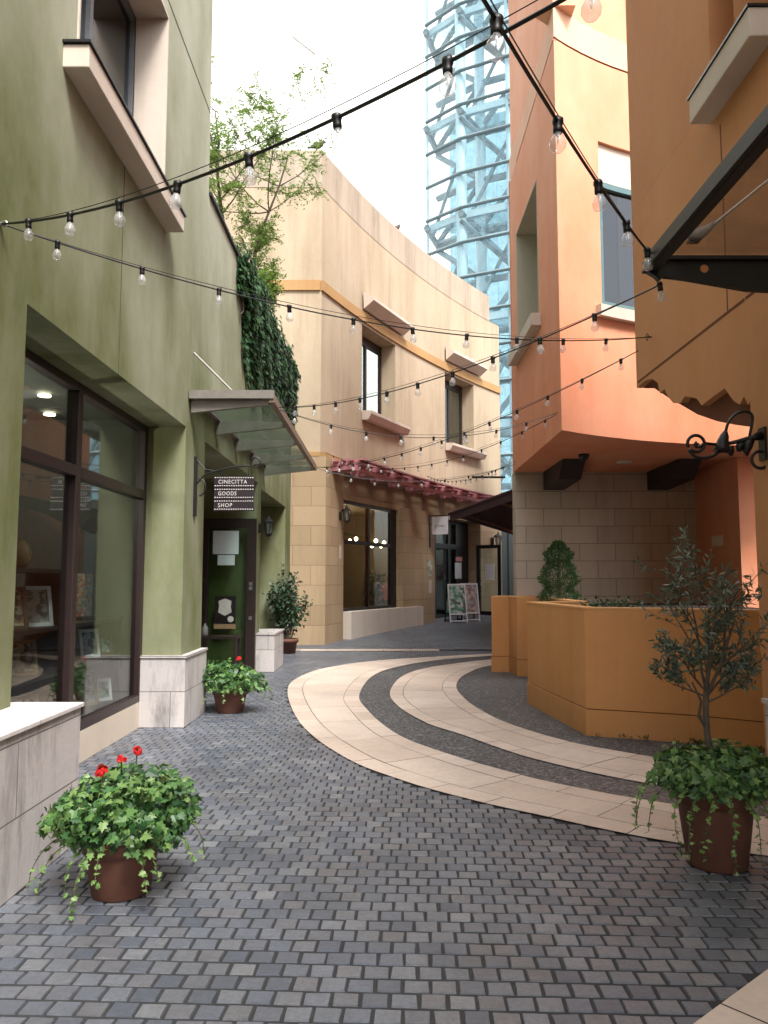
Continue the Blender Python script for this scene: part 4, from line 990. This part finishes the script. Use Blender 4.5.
# planter
pth = [(2.6,13.39),(1.97,13.39),(1.775,12.8),(2.06,12.8),(2.10,12.25),(2.45,12.2),(2.45,9.98),(1.765,9.57),(1.97,7.63),(2.85,7.28),(3.36,6.92),(4.6,6.2)]
def offs(pts, d):
    out = []
    for i, p in enumerate(pts):
        p = Vector(p); a = (p-Vector(pts[i-1])).normalized() if i else None; b = (Vector(pts[i+1])-p).normalized() if i < len(pts)-1 else None
        if a is None: a = b
        if b is None: b = a
        na = Vector((-a.y, a.x)); nb = Vector((-b.y, b.x)); m = (na+nb).normalized(); out.append(tuple(p+m*d/max(.4, m.dot(na))))
    return out
def ringwall(mb, a, b, z0, z1):
    for i in range(len(a)-1):
        mb.hexa([(*a[i],z0),(*a[i+1],z0),(*b[i+1],z0),(*b[i],z0),(*a[i],z1),(*a[i+1],z1),(*b[i+1],z1),(*b[i],z1)])
pn = thing('planter_wall', 'orange faceted planter wall curving along the right of the path', 'planter', (2.6, 9.5, 0))
k = MB(); ringwall(k, pth, offs(pth, .16), .255, 1.215); k.build('wall', M['planter'], pn)
k = MB(); ringwall(k, offs(pth, -.010), offs(pth, .12), -.01, .245); k.build('base', M['planter'], pn)
k = MB(); ringwall(k, offs(pth, .012), offs(pth, .15), .244, .257); k.build('base_groove', M['jag'], pn)
k = MB(); ringwall(k, offs(pth, -.004), offs(pth, .165), 1.2155, 1.232); k.build('coping', plaster('planter_coping', (.60,.33,.14), (.55,.28,.11), .3, (.3,.2,.1)), pn)
so = offs(pth, .1); k = MB(); k.face([(x,y,1.10) for x,y in so]+[(5.4,6.2,1.10),(5.4,13.39,1.10)]); k.build('soil', M['soil'], pn, recalc=False)
MB().prism([(4.6,6.2),(6.2,6.2),(6.2,6.35),(4.6,6.35)], 0, 1.2).build('end_wall', M['planter'], pn)
cx, cy = 2.56, 11.3
cf = thing('clipped_conifer', 'small clipped dark green conifer standing in the orange planter', 'conifer', (cx, cy, 1.1))
f = MB()
for _ in range(5200):
    t = rnd(0, 1); z = 1.10+.95*t; rr = .30*(1-t**2.6)**.55*(.88+.14*sin(t*17)+.08*sin(t*31+2)); a = rnd(0, 2*pi); k = rnd(.55, 1.0)**.6*rnd(.9,1.1)
    p = (cx+rr*k*cos(a), cy+rr*k*sin(a), z)
    leaf(f, p, rv3(), Vector((cos(a)*.9, sin(a)*.9, .7))+rv3()*.5, rnd(.03,.065), LANCE, .2)
f.build('foliage', M['conifer'], cf, recalc=False)
MB().tube([(cx,cy,1.08),(cx,cy,1.95)], [.03,.01], 8).build('trunk', M['bark'], cf)
f = MB()
for _ in range(650):
    y = rnd(7.9, 12.0); x = (1.99+.17+rnd(0,.9)**1.0) if y < 9.5 else rnd(2.65, 3.6)
    leaf(f, (x, y, 1.10+rnd(.0,.14)*(.6+.6*sin(y*3))), rv3()+Vector((0,0,.8)), rv3()+Vector((0,0,.5)), rnd(.03,.07), OVAL)
o = f.build('planter_groundcover', M['shrub'], recalc=False); tag(o, 'low sprouting ground cover along the inside of the orange planter', 'ground cover'); o['kind'] = 'stuff'

f = MB()
for _ in range(520):
    i = random.choice((8, 9, 9, 10, 10)); t = rnd(0, 1); a = Vector(pth[i]); b = Vector(pth[i+1]); p = a.lerp(b, t); n_ = Vector(((b-a).y, -(b-a).x)).normalized()
    if sin(p.x*31)+sin(p.x*13+2) < .2: continue
    p = p+n_*rnd(.012, .04)
    leaf(f, (p.x, p.y, rnd(-.005,.025)), rv3()+Vector((0,0,.5)), rv3()*.5+Vector((0,0,.7)), rnd(.015,.05), LANCE)
o = f.build('moss_tufts', M['ivy_dark'], recalc=False); tag(o, 'small dark weeds along the foot of the orange planter', 'weeds'); o['kind'] = 'stuff'

# maroon awning
aw = thing('awning', 'dark maroon cloth awning stretched out left from behind the tan block wall', 'awning', (2.7, 18, 3.2))
A_, B_, C_, D_ = (2.40,14.3,3.16),(1.66,19.6,3.18),(4.1,24.4,2.95),(2.72,15.2,3.3)
k = MB(); k.hexa([tuple(Vector(p)-Vector((0,0,.02))) for p in (A_,D_,C_,B_)]+[A_,D_,C_,B_]); k.build('cloth', M['awning'], aw)
k = MB(); k.tube([A_, B_], .035, 8); k.build('front_bar', M['awning'], aw)
k = MB(); k.hexa([(A_[0],A_[1],2.98),(A_[0]+.01,A_[1],2.98),(B_[0]+.01,B_[1],2.98),(B_[0],B_[1],2.98),(A_[0],A_[1],3.17),(A_[0]+.01,A_[1],3.17),(B_[0]+.01,B_[1],3.15),(B_[0],B_[1],3.15)]); k.build('valance', M['awning'], aw)
for t in (.25, .8):
    a = Vector(A_).lerp(Vector(B_), t); b = Vector(D_).lerp(Vector(C_), t); k = MB(); k.tube([a+Vector((.03,0,-.05)), (a+b)/2+Vector((0,-.5,-.12)), b+Vector((0,0,-.12))], .035, 6); k.build('folding_arm', M['rail_brown'], aw)
MB().lathe((1.72,19.55,3.02), [(.03,0),(.075,.02),(.075,.10),(.03,.12)], 10).build('end_cap', M['white'], aw)

# ------------------------------------------------------------------ ochre building on the right
Po = lambda s, z, d: (2.3-d, s, z)
HB = 8.2
ob = thing('ochre_building', 'ochre orange building at the right edge with a torn jagged lower edge on its overhang', 'building', (4, 2, 0))
w = MB(); wall(w, Po, -6, 4.75, 0, HB, [(3.9,4.749,4.88,7.3,.42,1)])
jag = [(6.87,3.24),(6.64,3.25),(6.47,3.22),(6.34,3.15),(6.3,3.05),(6.19,3.06),(6.11,2.97),(6.01,2.90),(5.86,2.87),(5.78,2.90),(5.56,2.83),(5.48,2.76),(5.1,2.79),(4.97,2.67),(4.89,2.63),(4.83,2.67),(4.78,2.60),(4.752,2.62)]
q = [(2.3,y,z) for y,z in jag]; s = MB()
poly = [(2.3,6.87,4.88)] + q + [(2.3,4.752,4.88)]
s.extr(poly, (.06,0,0))
s.extr([(2.3,6.87,4.882),(2.3,5.12,4.882),(2.3,5.12,HB),(2.3,6.87,HB)], (.06,0,0))
s.extr([(2.3,5.118,7.3),(2.3,4.752,7.3),(2.3,4.752,HB),(2.3,5.118,HB)], (.06,0,0))
s.build('plaster_skin', M['ochre'], ob)
w.face([(2.72,5.118,4.88),(2.3,5.118,4.88),(2.3,5.118,7.3),(2.72,5.118,7.3)]); w.face([(2.72,4.749,4.88),(2.72,5.118,4.88),(2.72,5.118,7.3),(2.72,4.749,7.3)])
w.face([(2.3,4.749,4.885),(2.72,4.749,4.885),(2.72,5.118,4.885),(2.3,5.118,4.885)]); w.face([(2.3,4.749,7.296),(2.72,4.749,7.296),(2.72,5.118,7.296),(2.3,5.118,7.296)])
w.face([(2.3,4.75,0),(8,4.75,0),(8,4.75,3.4),(2.3,4.75,2.62)])
w.face([(2.36,6.87,3.26),(8,6.87,3.26),(8,6.87,HB),(2.36,6.87,HB)]); w.face([(2.3,-6,HB),(8,-6,HB),(8,6.87,HB),(2.3,6.87,HB)]); w.face([(2.3,-6,0),(8,-6,0),(8,-6,HB),(2.3,-6,HB)]); w.face([(8,-6,0),(8,6.87,0),(8,6.87,HB),(8,-6,HB)])
w.build('wall', M['ochre'], ob)
cr = [(6.86,3.235),(6.6,3.17),(6.3,3.02),(6.0,2.88),(5.7,2.74),(5.37,2.62),(5.1,2.54),(4.84,2.47),(4.76,2.46)]
k = MB(); k.extr([(2.362,6.86,3.9)]+[(2.362,y,z) for y,z in cr]+[(2.362,4.752,3.9)], (.5,0,0)); k.build('torn_core', M['jag'], ob)
k = MB(); k.mbox(Po, 4.77, 6.84, 3.275, 3.293, -.02, .003); k.mbox(Po, -6, 4.75, 3.275, 3.293, -.02, .003); k.mbox(Po, 5.0, 5.012, 3.294, 4.6, -.02, .0025); k.build('wall_joint', M['jag'], ob)
MB().mbox(Po, 4.26, 5.15, 4.69, 4.872, -.01, .15).build('sill', M['sill'], ob, bevel=.008)
MB().mbox(Po, 4.25, 5.16, 4.8725, 4.888, -.01, .16).build('sill_flashing', M['blackframe'], ob)
f = MB(); f.mbox(Po, 3.95, 4.74, 4.89, 7.28, -.40, -.36); f.build('window', M['sky_glass'], ob)
# right canopy
rc = thing('glass_canopy', 'dark green steel canopy with dusty glass on the ochre wall at the upper right', 'canopy', (2.3, 2.5, 3.2))
k = MB(); k.box(1.425, 1.475, -2, 4.02, 3.155, 3.26); k.box(1.40, 1.424, -2, 4.05, 3.158, 3.172); k.build('edge_beam', M['metal_dark'], rc)
for y in (4.0, 2.45, .9):
    k = MB(); k.extr([(1.40,y,3.21),(2.298,y,3.21),(2.298,y,3.03),(1.95,y,3.05),(1.62,y,3.11),(1.50,y,3.125),(1.48,y,3.10),(1.46,y,3.125),(1.42,y,3.15)], (0,.035,0)); k.build('beam', M['metal_dark'], rc)
    k = MB(); k.box(1.477, 2.297, y-.02, y+.055, 3.212, 3.232); k.build('flange', M['metal_dark'], rc)
k = MB(); k.box(1.48, 2.297, -1.9, 3.99, 3.236, 3.248); k.build('glass_panel', M['rcanopy_glass'], rc)
k = MB(); k.extr([(1.72+.022*cos(a*pi/7), 3.996, 3.165+.022*sin(a*pi/7)) for a in range(14)], (0,.003,0)); k.build('bolt_hole', M['ochre'], rc)
MB().tube([(1.62,3.9,3.27),(2.295,3.3,3.75)], .007, 6).build('tie_rod', M['chrome'], rc)
sp = thing('spotlight', 'small grey spotlight lying on the dusty glass of the right canopy', 'spotlight', (1.62, 3.85, 3.25))
k = MB(); k.tube([(1.58,3.86,3.275),(1.63,3.85,3.285),(1.66,3.84,3.30),(1.70,3.83,3.33),(1.74,3.82,3.355)], [.030,.034,.026,.014,.006], 12); k.build('body', M['grey_plastic'], sp, True)
MB().box(1.58, 1.64, 3.83, 3.88, 3.249, 3.262).build('base', M['black'], sp)
# wrought iron bracket
wl = thing('iron_bracket', 'black wrought iron scroll bracket with bell leaves on the ochre pillar', 'bracket', (2.29, 4.6, 2.37))
V = lambda x, y, d=0: (2.27+(x-700)*.000691, 4.6+d, 2.37-(y-400)*.000691)
k = MB(); k.tube([V(*p) for p in [(x,y) for x,y in spline([(410,370),(440,280),(500,212),(570,182),(630,195),(652,250),(620,400)], 6)]], .009, 8); k.build('arch', M['black'], wl, True)
k = MB(); k.tube([V(148+74*cos(a), 470-74*sin(a)) for a in [R(-140)+R(15)*i for i in range(24)]][::-1]+[V(x,y) for x,y in spline([(85,525),(130,580),(200,598),(290,578),(360,538),(420,540)], 5)], .010, 8)
k.tube([V(150,480),V(165,465),V(150,455),V(135,475),V(150,500),V(185,500),V(215,465),V(330,478)], .009, 8); k.build('scroll', M['black'], wl, True)
k = MB(); k.tube([V(412,360),V(400,400),V(385,450),V(375,500),V(372,535)], [.012,.026,.034,.044,.052], 10); k.tube([V(430,500),V(450,545),V(455,580)], [.03,.024,.008], 8); k.build('bell_leaf', M['black'], wl, True)
k = MB(); k.tube([V(420,470),V(520,450),V(640,420),V(720,395)], [.010,.014,.018,.03], 8); k.build('arm', M['black'], wl, True)
k = MB(); k.tube([V(640,430),V(600,480),V(585,530),V(590,580)], [.02,.034,.026,.006], 8); k.tube([V(560,470),V(525,500),V(520,540)], [.02,.026,.014], 8); k.build('bell_leaf', M['black'], wl, True)
k = MB(); k.tube([V(705+75*cos(a), 612-75*sin(a)) for a in [R(15)*i for i in range(25)]], .010, 8); k.build('scroll', M['black'], wl, True)
MB().box(2.285, 2.298, 4.56, 4.64, 2.22, 2.42).build('wall_plate', M['black'], wl)

# ------------------------------------------------------------------ far white block and glass tower
wb = thing('white_building', 'blank white high building rising behind the beige roof', 'building', (-5, 40, 0))
Pw = lambda s, z, d: (-7+.62*s+d*.785, 64+.785*s-d*.62, z)
k = MB(); k.mbox(Pw, -36, 48, 0, 110, -9, 0); k.build('wall', M['white_wall'], wb)
k = MB(); k.mbox(Pw, -1.6, 1.3, 48.4, 48.55, .0, .06); k.mbox(Pw, -1.4, 1.6, 54.4, 54.5, .0, .05); k.mbox(Pw, 1.22, 1.30, 38, 48.39, .0, .05); k.build('wall_joint', M['sill'], wb)
tw = thing('glass_tower', 'pale teal steel and glass tower with braces between the beige and salmon buildings', 'tower', (8, 46, 0))
VT = [(2.69,46.9),(4.68,45.0),(7.53,43.6),(10.6,43.0),(13.8,43.3)]
inn = [(3.6,49.6),(6.2,47.3),(8.6,46.2),(11.2,45.6),(13.8,45.9)]
ZT = [26.3+2.2*k for k in range(-10, 12)]
k = MB()
for z in ZT: k.tube([(x,y,z) for x,y in VT], .11, 6)
k.build('ring_rail', M['steel_dark'], tw)
k = MB()
for i, z in enumerate(ZT):
    if i % 3 == 0: 
        for a, b in zip(VT, VT[1:]):
            a = Vector(a)+Vector((.1,.35)); b = Vector(b)+Vector((.1,.35)); k.hexa([(a.x,a.y,z-.55),(b.x,b.y,z-.55),(b.x,b.y+.3,z-.55),(a.x,a.y+.3,z-.55),(a.x,a.y,z-.1),(b.x,b.y,z-.1),(b.x,b.y+.3,z-.1),(a.x,a.y+.3,z-.1)])
k.build('floor_beam', M['steel_teal'], tw)
for i, r_ in ((0,.10),(1,.33),(2,.30),(3,.3)):
    MB().tube([(VT[i][0]+.1,VT[i][1]+.45,0),(VT[i][0]+.1,VT[i][1]+.45,51)], r_, 12).build('column', M['steel_teal'], tw, True)
for i in range(1, 4):
    MB().tube([(inn[i][0],inn[i][1],0),(inn[i][0],inn[i][1],51)], .35, 10).build('column', M['steel_teal'], tw, True)
k = MB()
for i, z in enumerate(ZT):
    if i % 3 == 0:
        z -= .4
        for a, b in zip(inn, inn[1:]): k.tube([(*a,z),(*b,z)], .28, 6); k.tube([(*a,z+3.3),(*b,z+3.3)], .22, 6)
        for a, b in zip(VT, inn): k.tube([(*a,z),(*b,z)], .22, 6)
        for j in range(4):
            k.tube([(*inn[j],z+6.3),(*inn[j+1],z+3.4)], .2, 6); k.tube([(*VT[j+1],z+6.2),(*inn[min(j+2,4)],z+3.2)], .16, 6)
            k.tube([(*inn[j],z+.2),(*inn[j+1],z+3.2)], .18, 6); k.tube([(VT[j][0]+.5,VT[j][1]+1.4,z+.1),(VT[j+1][0]+.5,VT[j+1][1]+1.4,z+5.6)], .12, 6)
k.build('bracing', M['steel_dark'], tw)
k = MB()
for i, z in enumerate(ZT):
    for a, b in zip(VT, VT[1:]):
        z1 = z+2.2; g = .02
        k.hexa([(a[0],a[1],z+g),(b[0],b[1],z+g),(b[0],b[1]+.03,z+g),(a[0],a[1]+.03,z+g),(a[0],a[1],z1-g),(b[0],b[1],z1-g),(b[0],b[1]+.03,z1-g),(a[0],a[1]+.03,z1-g)])
k.build('glazing', M['tower_glass'], tw)
k = MB(); ib = [(4.6,51.5),(7.6,49.5),(10.5,48.3),(13.8,48.3)]
for a, b in zip(ib, ib[1:]): k.hexa([(*a,0),(*b,0),(b[0],b[1]+.2,0),(a[0],a[1]+.2,0),(*a,33),(*b,33),(b[0],b[1]+.2,33),(a[0],a[1]+.2,33)])
k.build('rear_glazing', glass('rear_tower_glass', (.55,.72,.78), 1.4, .05, .28, (.28,.44,.50)), tw)
k = MB()
for z in ZT[::3]:
    k.face([(VT[0][0],VT[0][1]+.3,z-.6),(VT[1][0],VT[1][1]+.3,z-.6),(VT[2][0],VT[2][1]+.3,z-.6),(VT[3][0],VT[3][1]+.3,z-.6),(inn[3][0],inn[3][1],z-.6),(inn[2][0],inn[2][1],z-.6),(inn[1][0],inn[1][1],z-.6)])
k.build('floor_grating', glass('floor_grating', (.55,.68,.72), 1.2, .3, .35, (.35,.5,.55)), tw, recalc=False)

# ------------------------------------------------------------------ festoon lights
def festoon(label, P0, P1, sag, ss, wire=.0055, bs=1.0):
    t = thing('string_lights', label, 'string lights', P0, 'strings of clear bulbs over the lane')
    A = Vector(P0); B = Vector(P1)
    at = lambda s: A.lerp(B, s)+Vector((0,0,-4*sag*s*(1-s)))
    at2 = lambda s: A.lerp(B, s)+Vector((0,0,-4*sag*.93*s*(1-s)+.012*sin(pi*s)))
    MB().tube([at(i/40) for i in range(41)], wire, 6).build('cable', M['black'], t)
    MB().tube([at2(i/24) for i in range(25)], .0022, 4).build('support_wire', M['black'], t)
    proto = None
    for s in ss:
        p = at(s)
        if proto is None:
            k = MB(); k.lathe((0,0,0), [(.010,.016),(.020,.010),(.020,-.004),(.016,-.010),(.0175,-.030),(.0165,-.042),(.012,-.044)], 12)
            k.tube([(-.018,0,.006),(.018,0,.006)], .010, 8)
            so = k.build('socket', M['black'], None, True); so.parent = t; so.location = p-A
            k = MB(); k.lathe((0,0,0), [(.012,-.043),(.015,-.052),(.024,-.068),(.029,-.084),(.028,-.099),(.020,-.112),(.005,-.118)], 14); b = k.build('bulb', M['bulb'], None, True); b.parent = so
            k = MB(); k.tube([(-.006,0,-.05),(-.007,0,-.078),(.0,0,-.084),(.007,0,-.078),(.006,0,-.05)], .0012, 4); k.lathe((0,0,0), [(.005,-.058),(.006,-.044)], 6)
            b2 = k.build('filament', M['chrome'], None); b2.parent = so
            proto = so
        else:
            so = copy_tree(proto, t); so.location = p-A
        so.rotation_euler = (rnd(-.12,.12), rnd(-.12,.12), rnd(0,6)); so.scale = (bs,)*3
    return t
G = (-2.09, 4.05, 3.44)
fr = lambda a, d, n: [a+d*i for i in range(n)]
festoon('near string of clear bulbs rising from the green wall hook to the top centre', G, (2.28,.28,3.30), .385, fr(.057,.0772,9), .0062, .88)
festoon('near string of big clear bulbs running from top centre to right canopy tip', (1.43,4.0,3.25), (-2.08,-2.6,3.2), .35, fr(.012,.0783,6), .0062, .92)
festoon('bulb string from the green wall hook across to the black hook on the ochre wall', G, (2.28,6.45,3.58), .245, fr(.057,.0935,10), .0045, .84)
festoon('bulb string from the right canopy tip to the near end of the shop canopy', (1.5,4.06,3.10), (-1.20,8.5,3.43), .18, fr(.0,.091,11), .0045, .84)
festoon('bulb string from the ochre wall edge to the far tip of the shop canopy', (2.28,6.75,3.55), (-1.20,13.25,3.44), .25, fr(.028,.0695,14), .0045, .84)
festoon('bulb string from the near shop canopy corner to the salmon building corner', (-1.19,8.55,3.42), (2.27,9.8,3.67), .333, fr(.0515,.1165,8), .0045, .84)
festoon('bulb string sagging from the salmon building corner to the beige building corner', (2.27,9.85,3.66), tuple(Pb(.2,4.55,.02)), .55, fr(.032,.06,16), .0045, .8)
festoon('farthest string of small bulbs between beige wall and back edge of salmon building', tuple(Pb(6.5,4.75,.02)), (2.27,13.2,3.55), .26, fr(.04,.055,17), .0045, .8)
festoon('short level bulb string from far canopy tip to back of salmon building', (-1.18,13.3,3.44), (2.27,13.25,3.5), .27, fr(.06,.118,8), .0045, .8)
hk = thing('wall_hook', 'small steel ring hook holding two bulb strings on the green wall', 'hook', G)
MB().tube([(-2.10,4.05,3.44),(-2.085,4.05,3.44)], .012, 8).build('plate', M['chrome'], hk)
MB().tube([(-2.075+.016*cos(a*pi/6),4.05,3.44+.016*sin(a*pi/6)) for a in range(13)], .004, 6).build('ring', M['chrome'], hk)
hk = thing('wall_hook', 'small black ring hook on the ochre wall holding a bulb string', 'hook', (2.29,6.45,3.58))
MB().tube([(2.30,6.45,3.58),(2.26,6.45,3.58)], .006, 6).build('plate', M['black'], hk)
MB().tube([(2.26,6.45+.03*cos(a*pi/6),3.58+.03*sin(a*pi/6)) for a in range(13)], .004, 6).build('ring', M['black'], hk)

# ------------------------------------------------------------------ camera, sky, sun
cam = bpy.data.cameras.new('camera'); co = bpy.data.objects.new('camera', cam); col.objects.link(co)
cam.sensor_fit = 'HORIZONTAL'; cam.sensor_width = 36; cam.lens = 36*769/768; cam.clip_start = .05; cam.clip_end = 2000
co.location = (0, 0, 1.5); co.rotation_euler = (R(90)+math.atan(68/769), 0, 0); sc.camera = co

sd = Vector((.31, -.60, .92)).normalized()    # towards the sun
el = math.asin(sd.z); az = math.atan2(sd.x, sd.y)
wd = bpy.data.worlds.new('World'); sc.world = wd; wd.use_nodes = True; nt = wd.node_tree; nt.nodes.clear()
sky = nt.nodes.new('ShaderNodeTexSky'); sky.sky_type = 'NISHITA'; sky.sun_disc = False; sky.sun_elevation = el; sky.sun_rotation = az
sky.air_density = 1.0; sky.dust_density = 4.0
hs = nt.nodes.new('ShaderNodeHueSaturation'); hs.inputs['Saturation'].default_value = .45; hs.inputs['Value'].default_value = 1.0
bg = nt.nodes.new('ShaderNodeBackground'); bg.inputs[1].default_value = .15
wo = nt.nodes.new('ShaderNodeOutputWorld')
nt.links.new(sky.outputs[0], hs.inputs['Color']); nt.links.new(hs.outputs[0], bg.inputs[0]); nt.links.new(bg.outputs[0], wo.inputs[0])
sl = bpy.data.lights.new('sun', 'SUN'); sl.energy = 2.0; sl.angle = R(16); sl.color = (1, .98, .95)
so = bpy.data.objects.new('sun', sl); col.objects.link(so); so.rotation_euler = (-sd).to_track_quat('-Z', 'Y').to_euler(); so.location = (3, -5, 14)
sc.view_settings.view_transform = 'Standard'; sc.view_settings.look = 'None'; sc.view_settings.exposure = 1.42; sc.view_settings.gamma = 1
sc.render.engine = 'CYCLES'; sc.cycles.use_denoising = True; sc.cycles.max_bounces = 8; sc.cycles.transparent_max_bounces = 24
sc.cycles.sample_clamp_indirect = 6
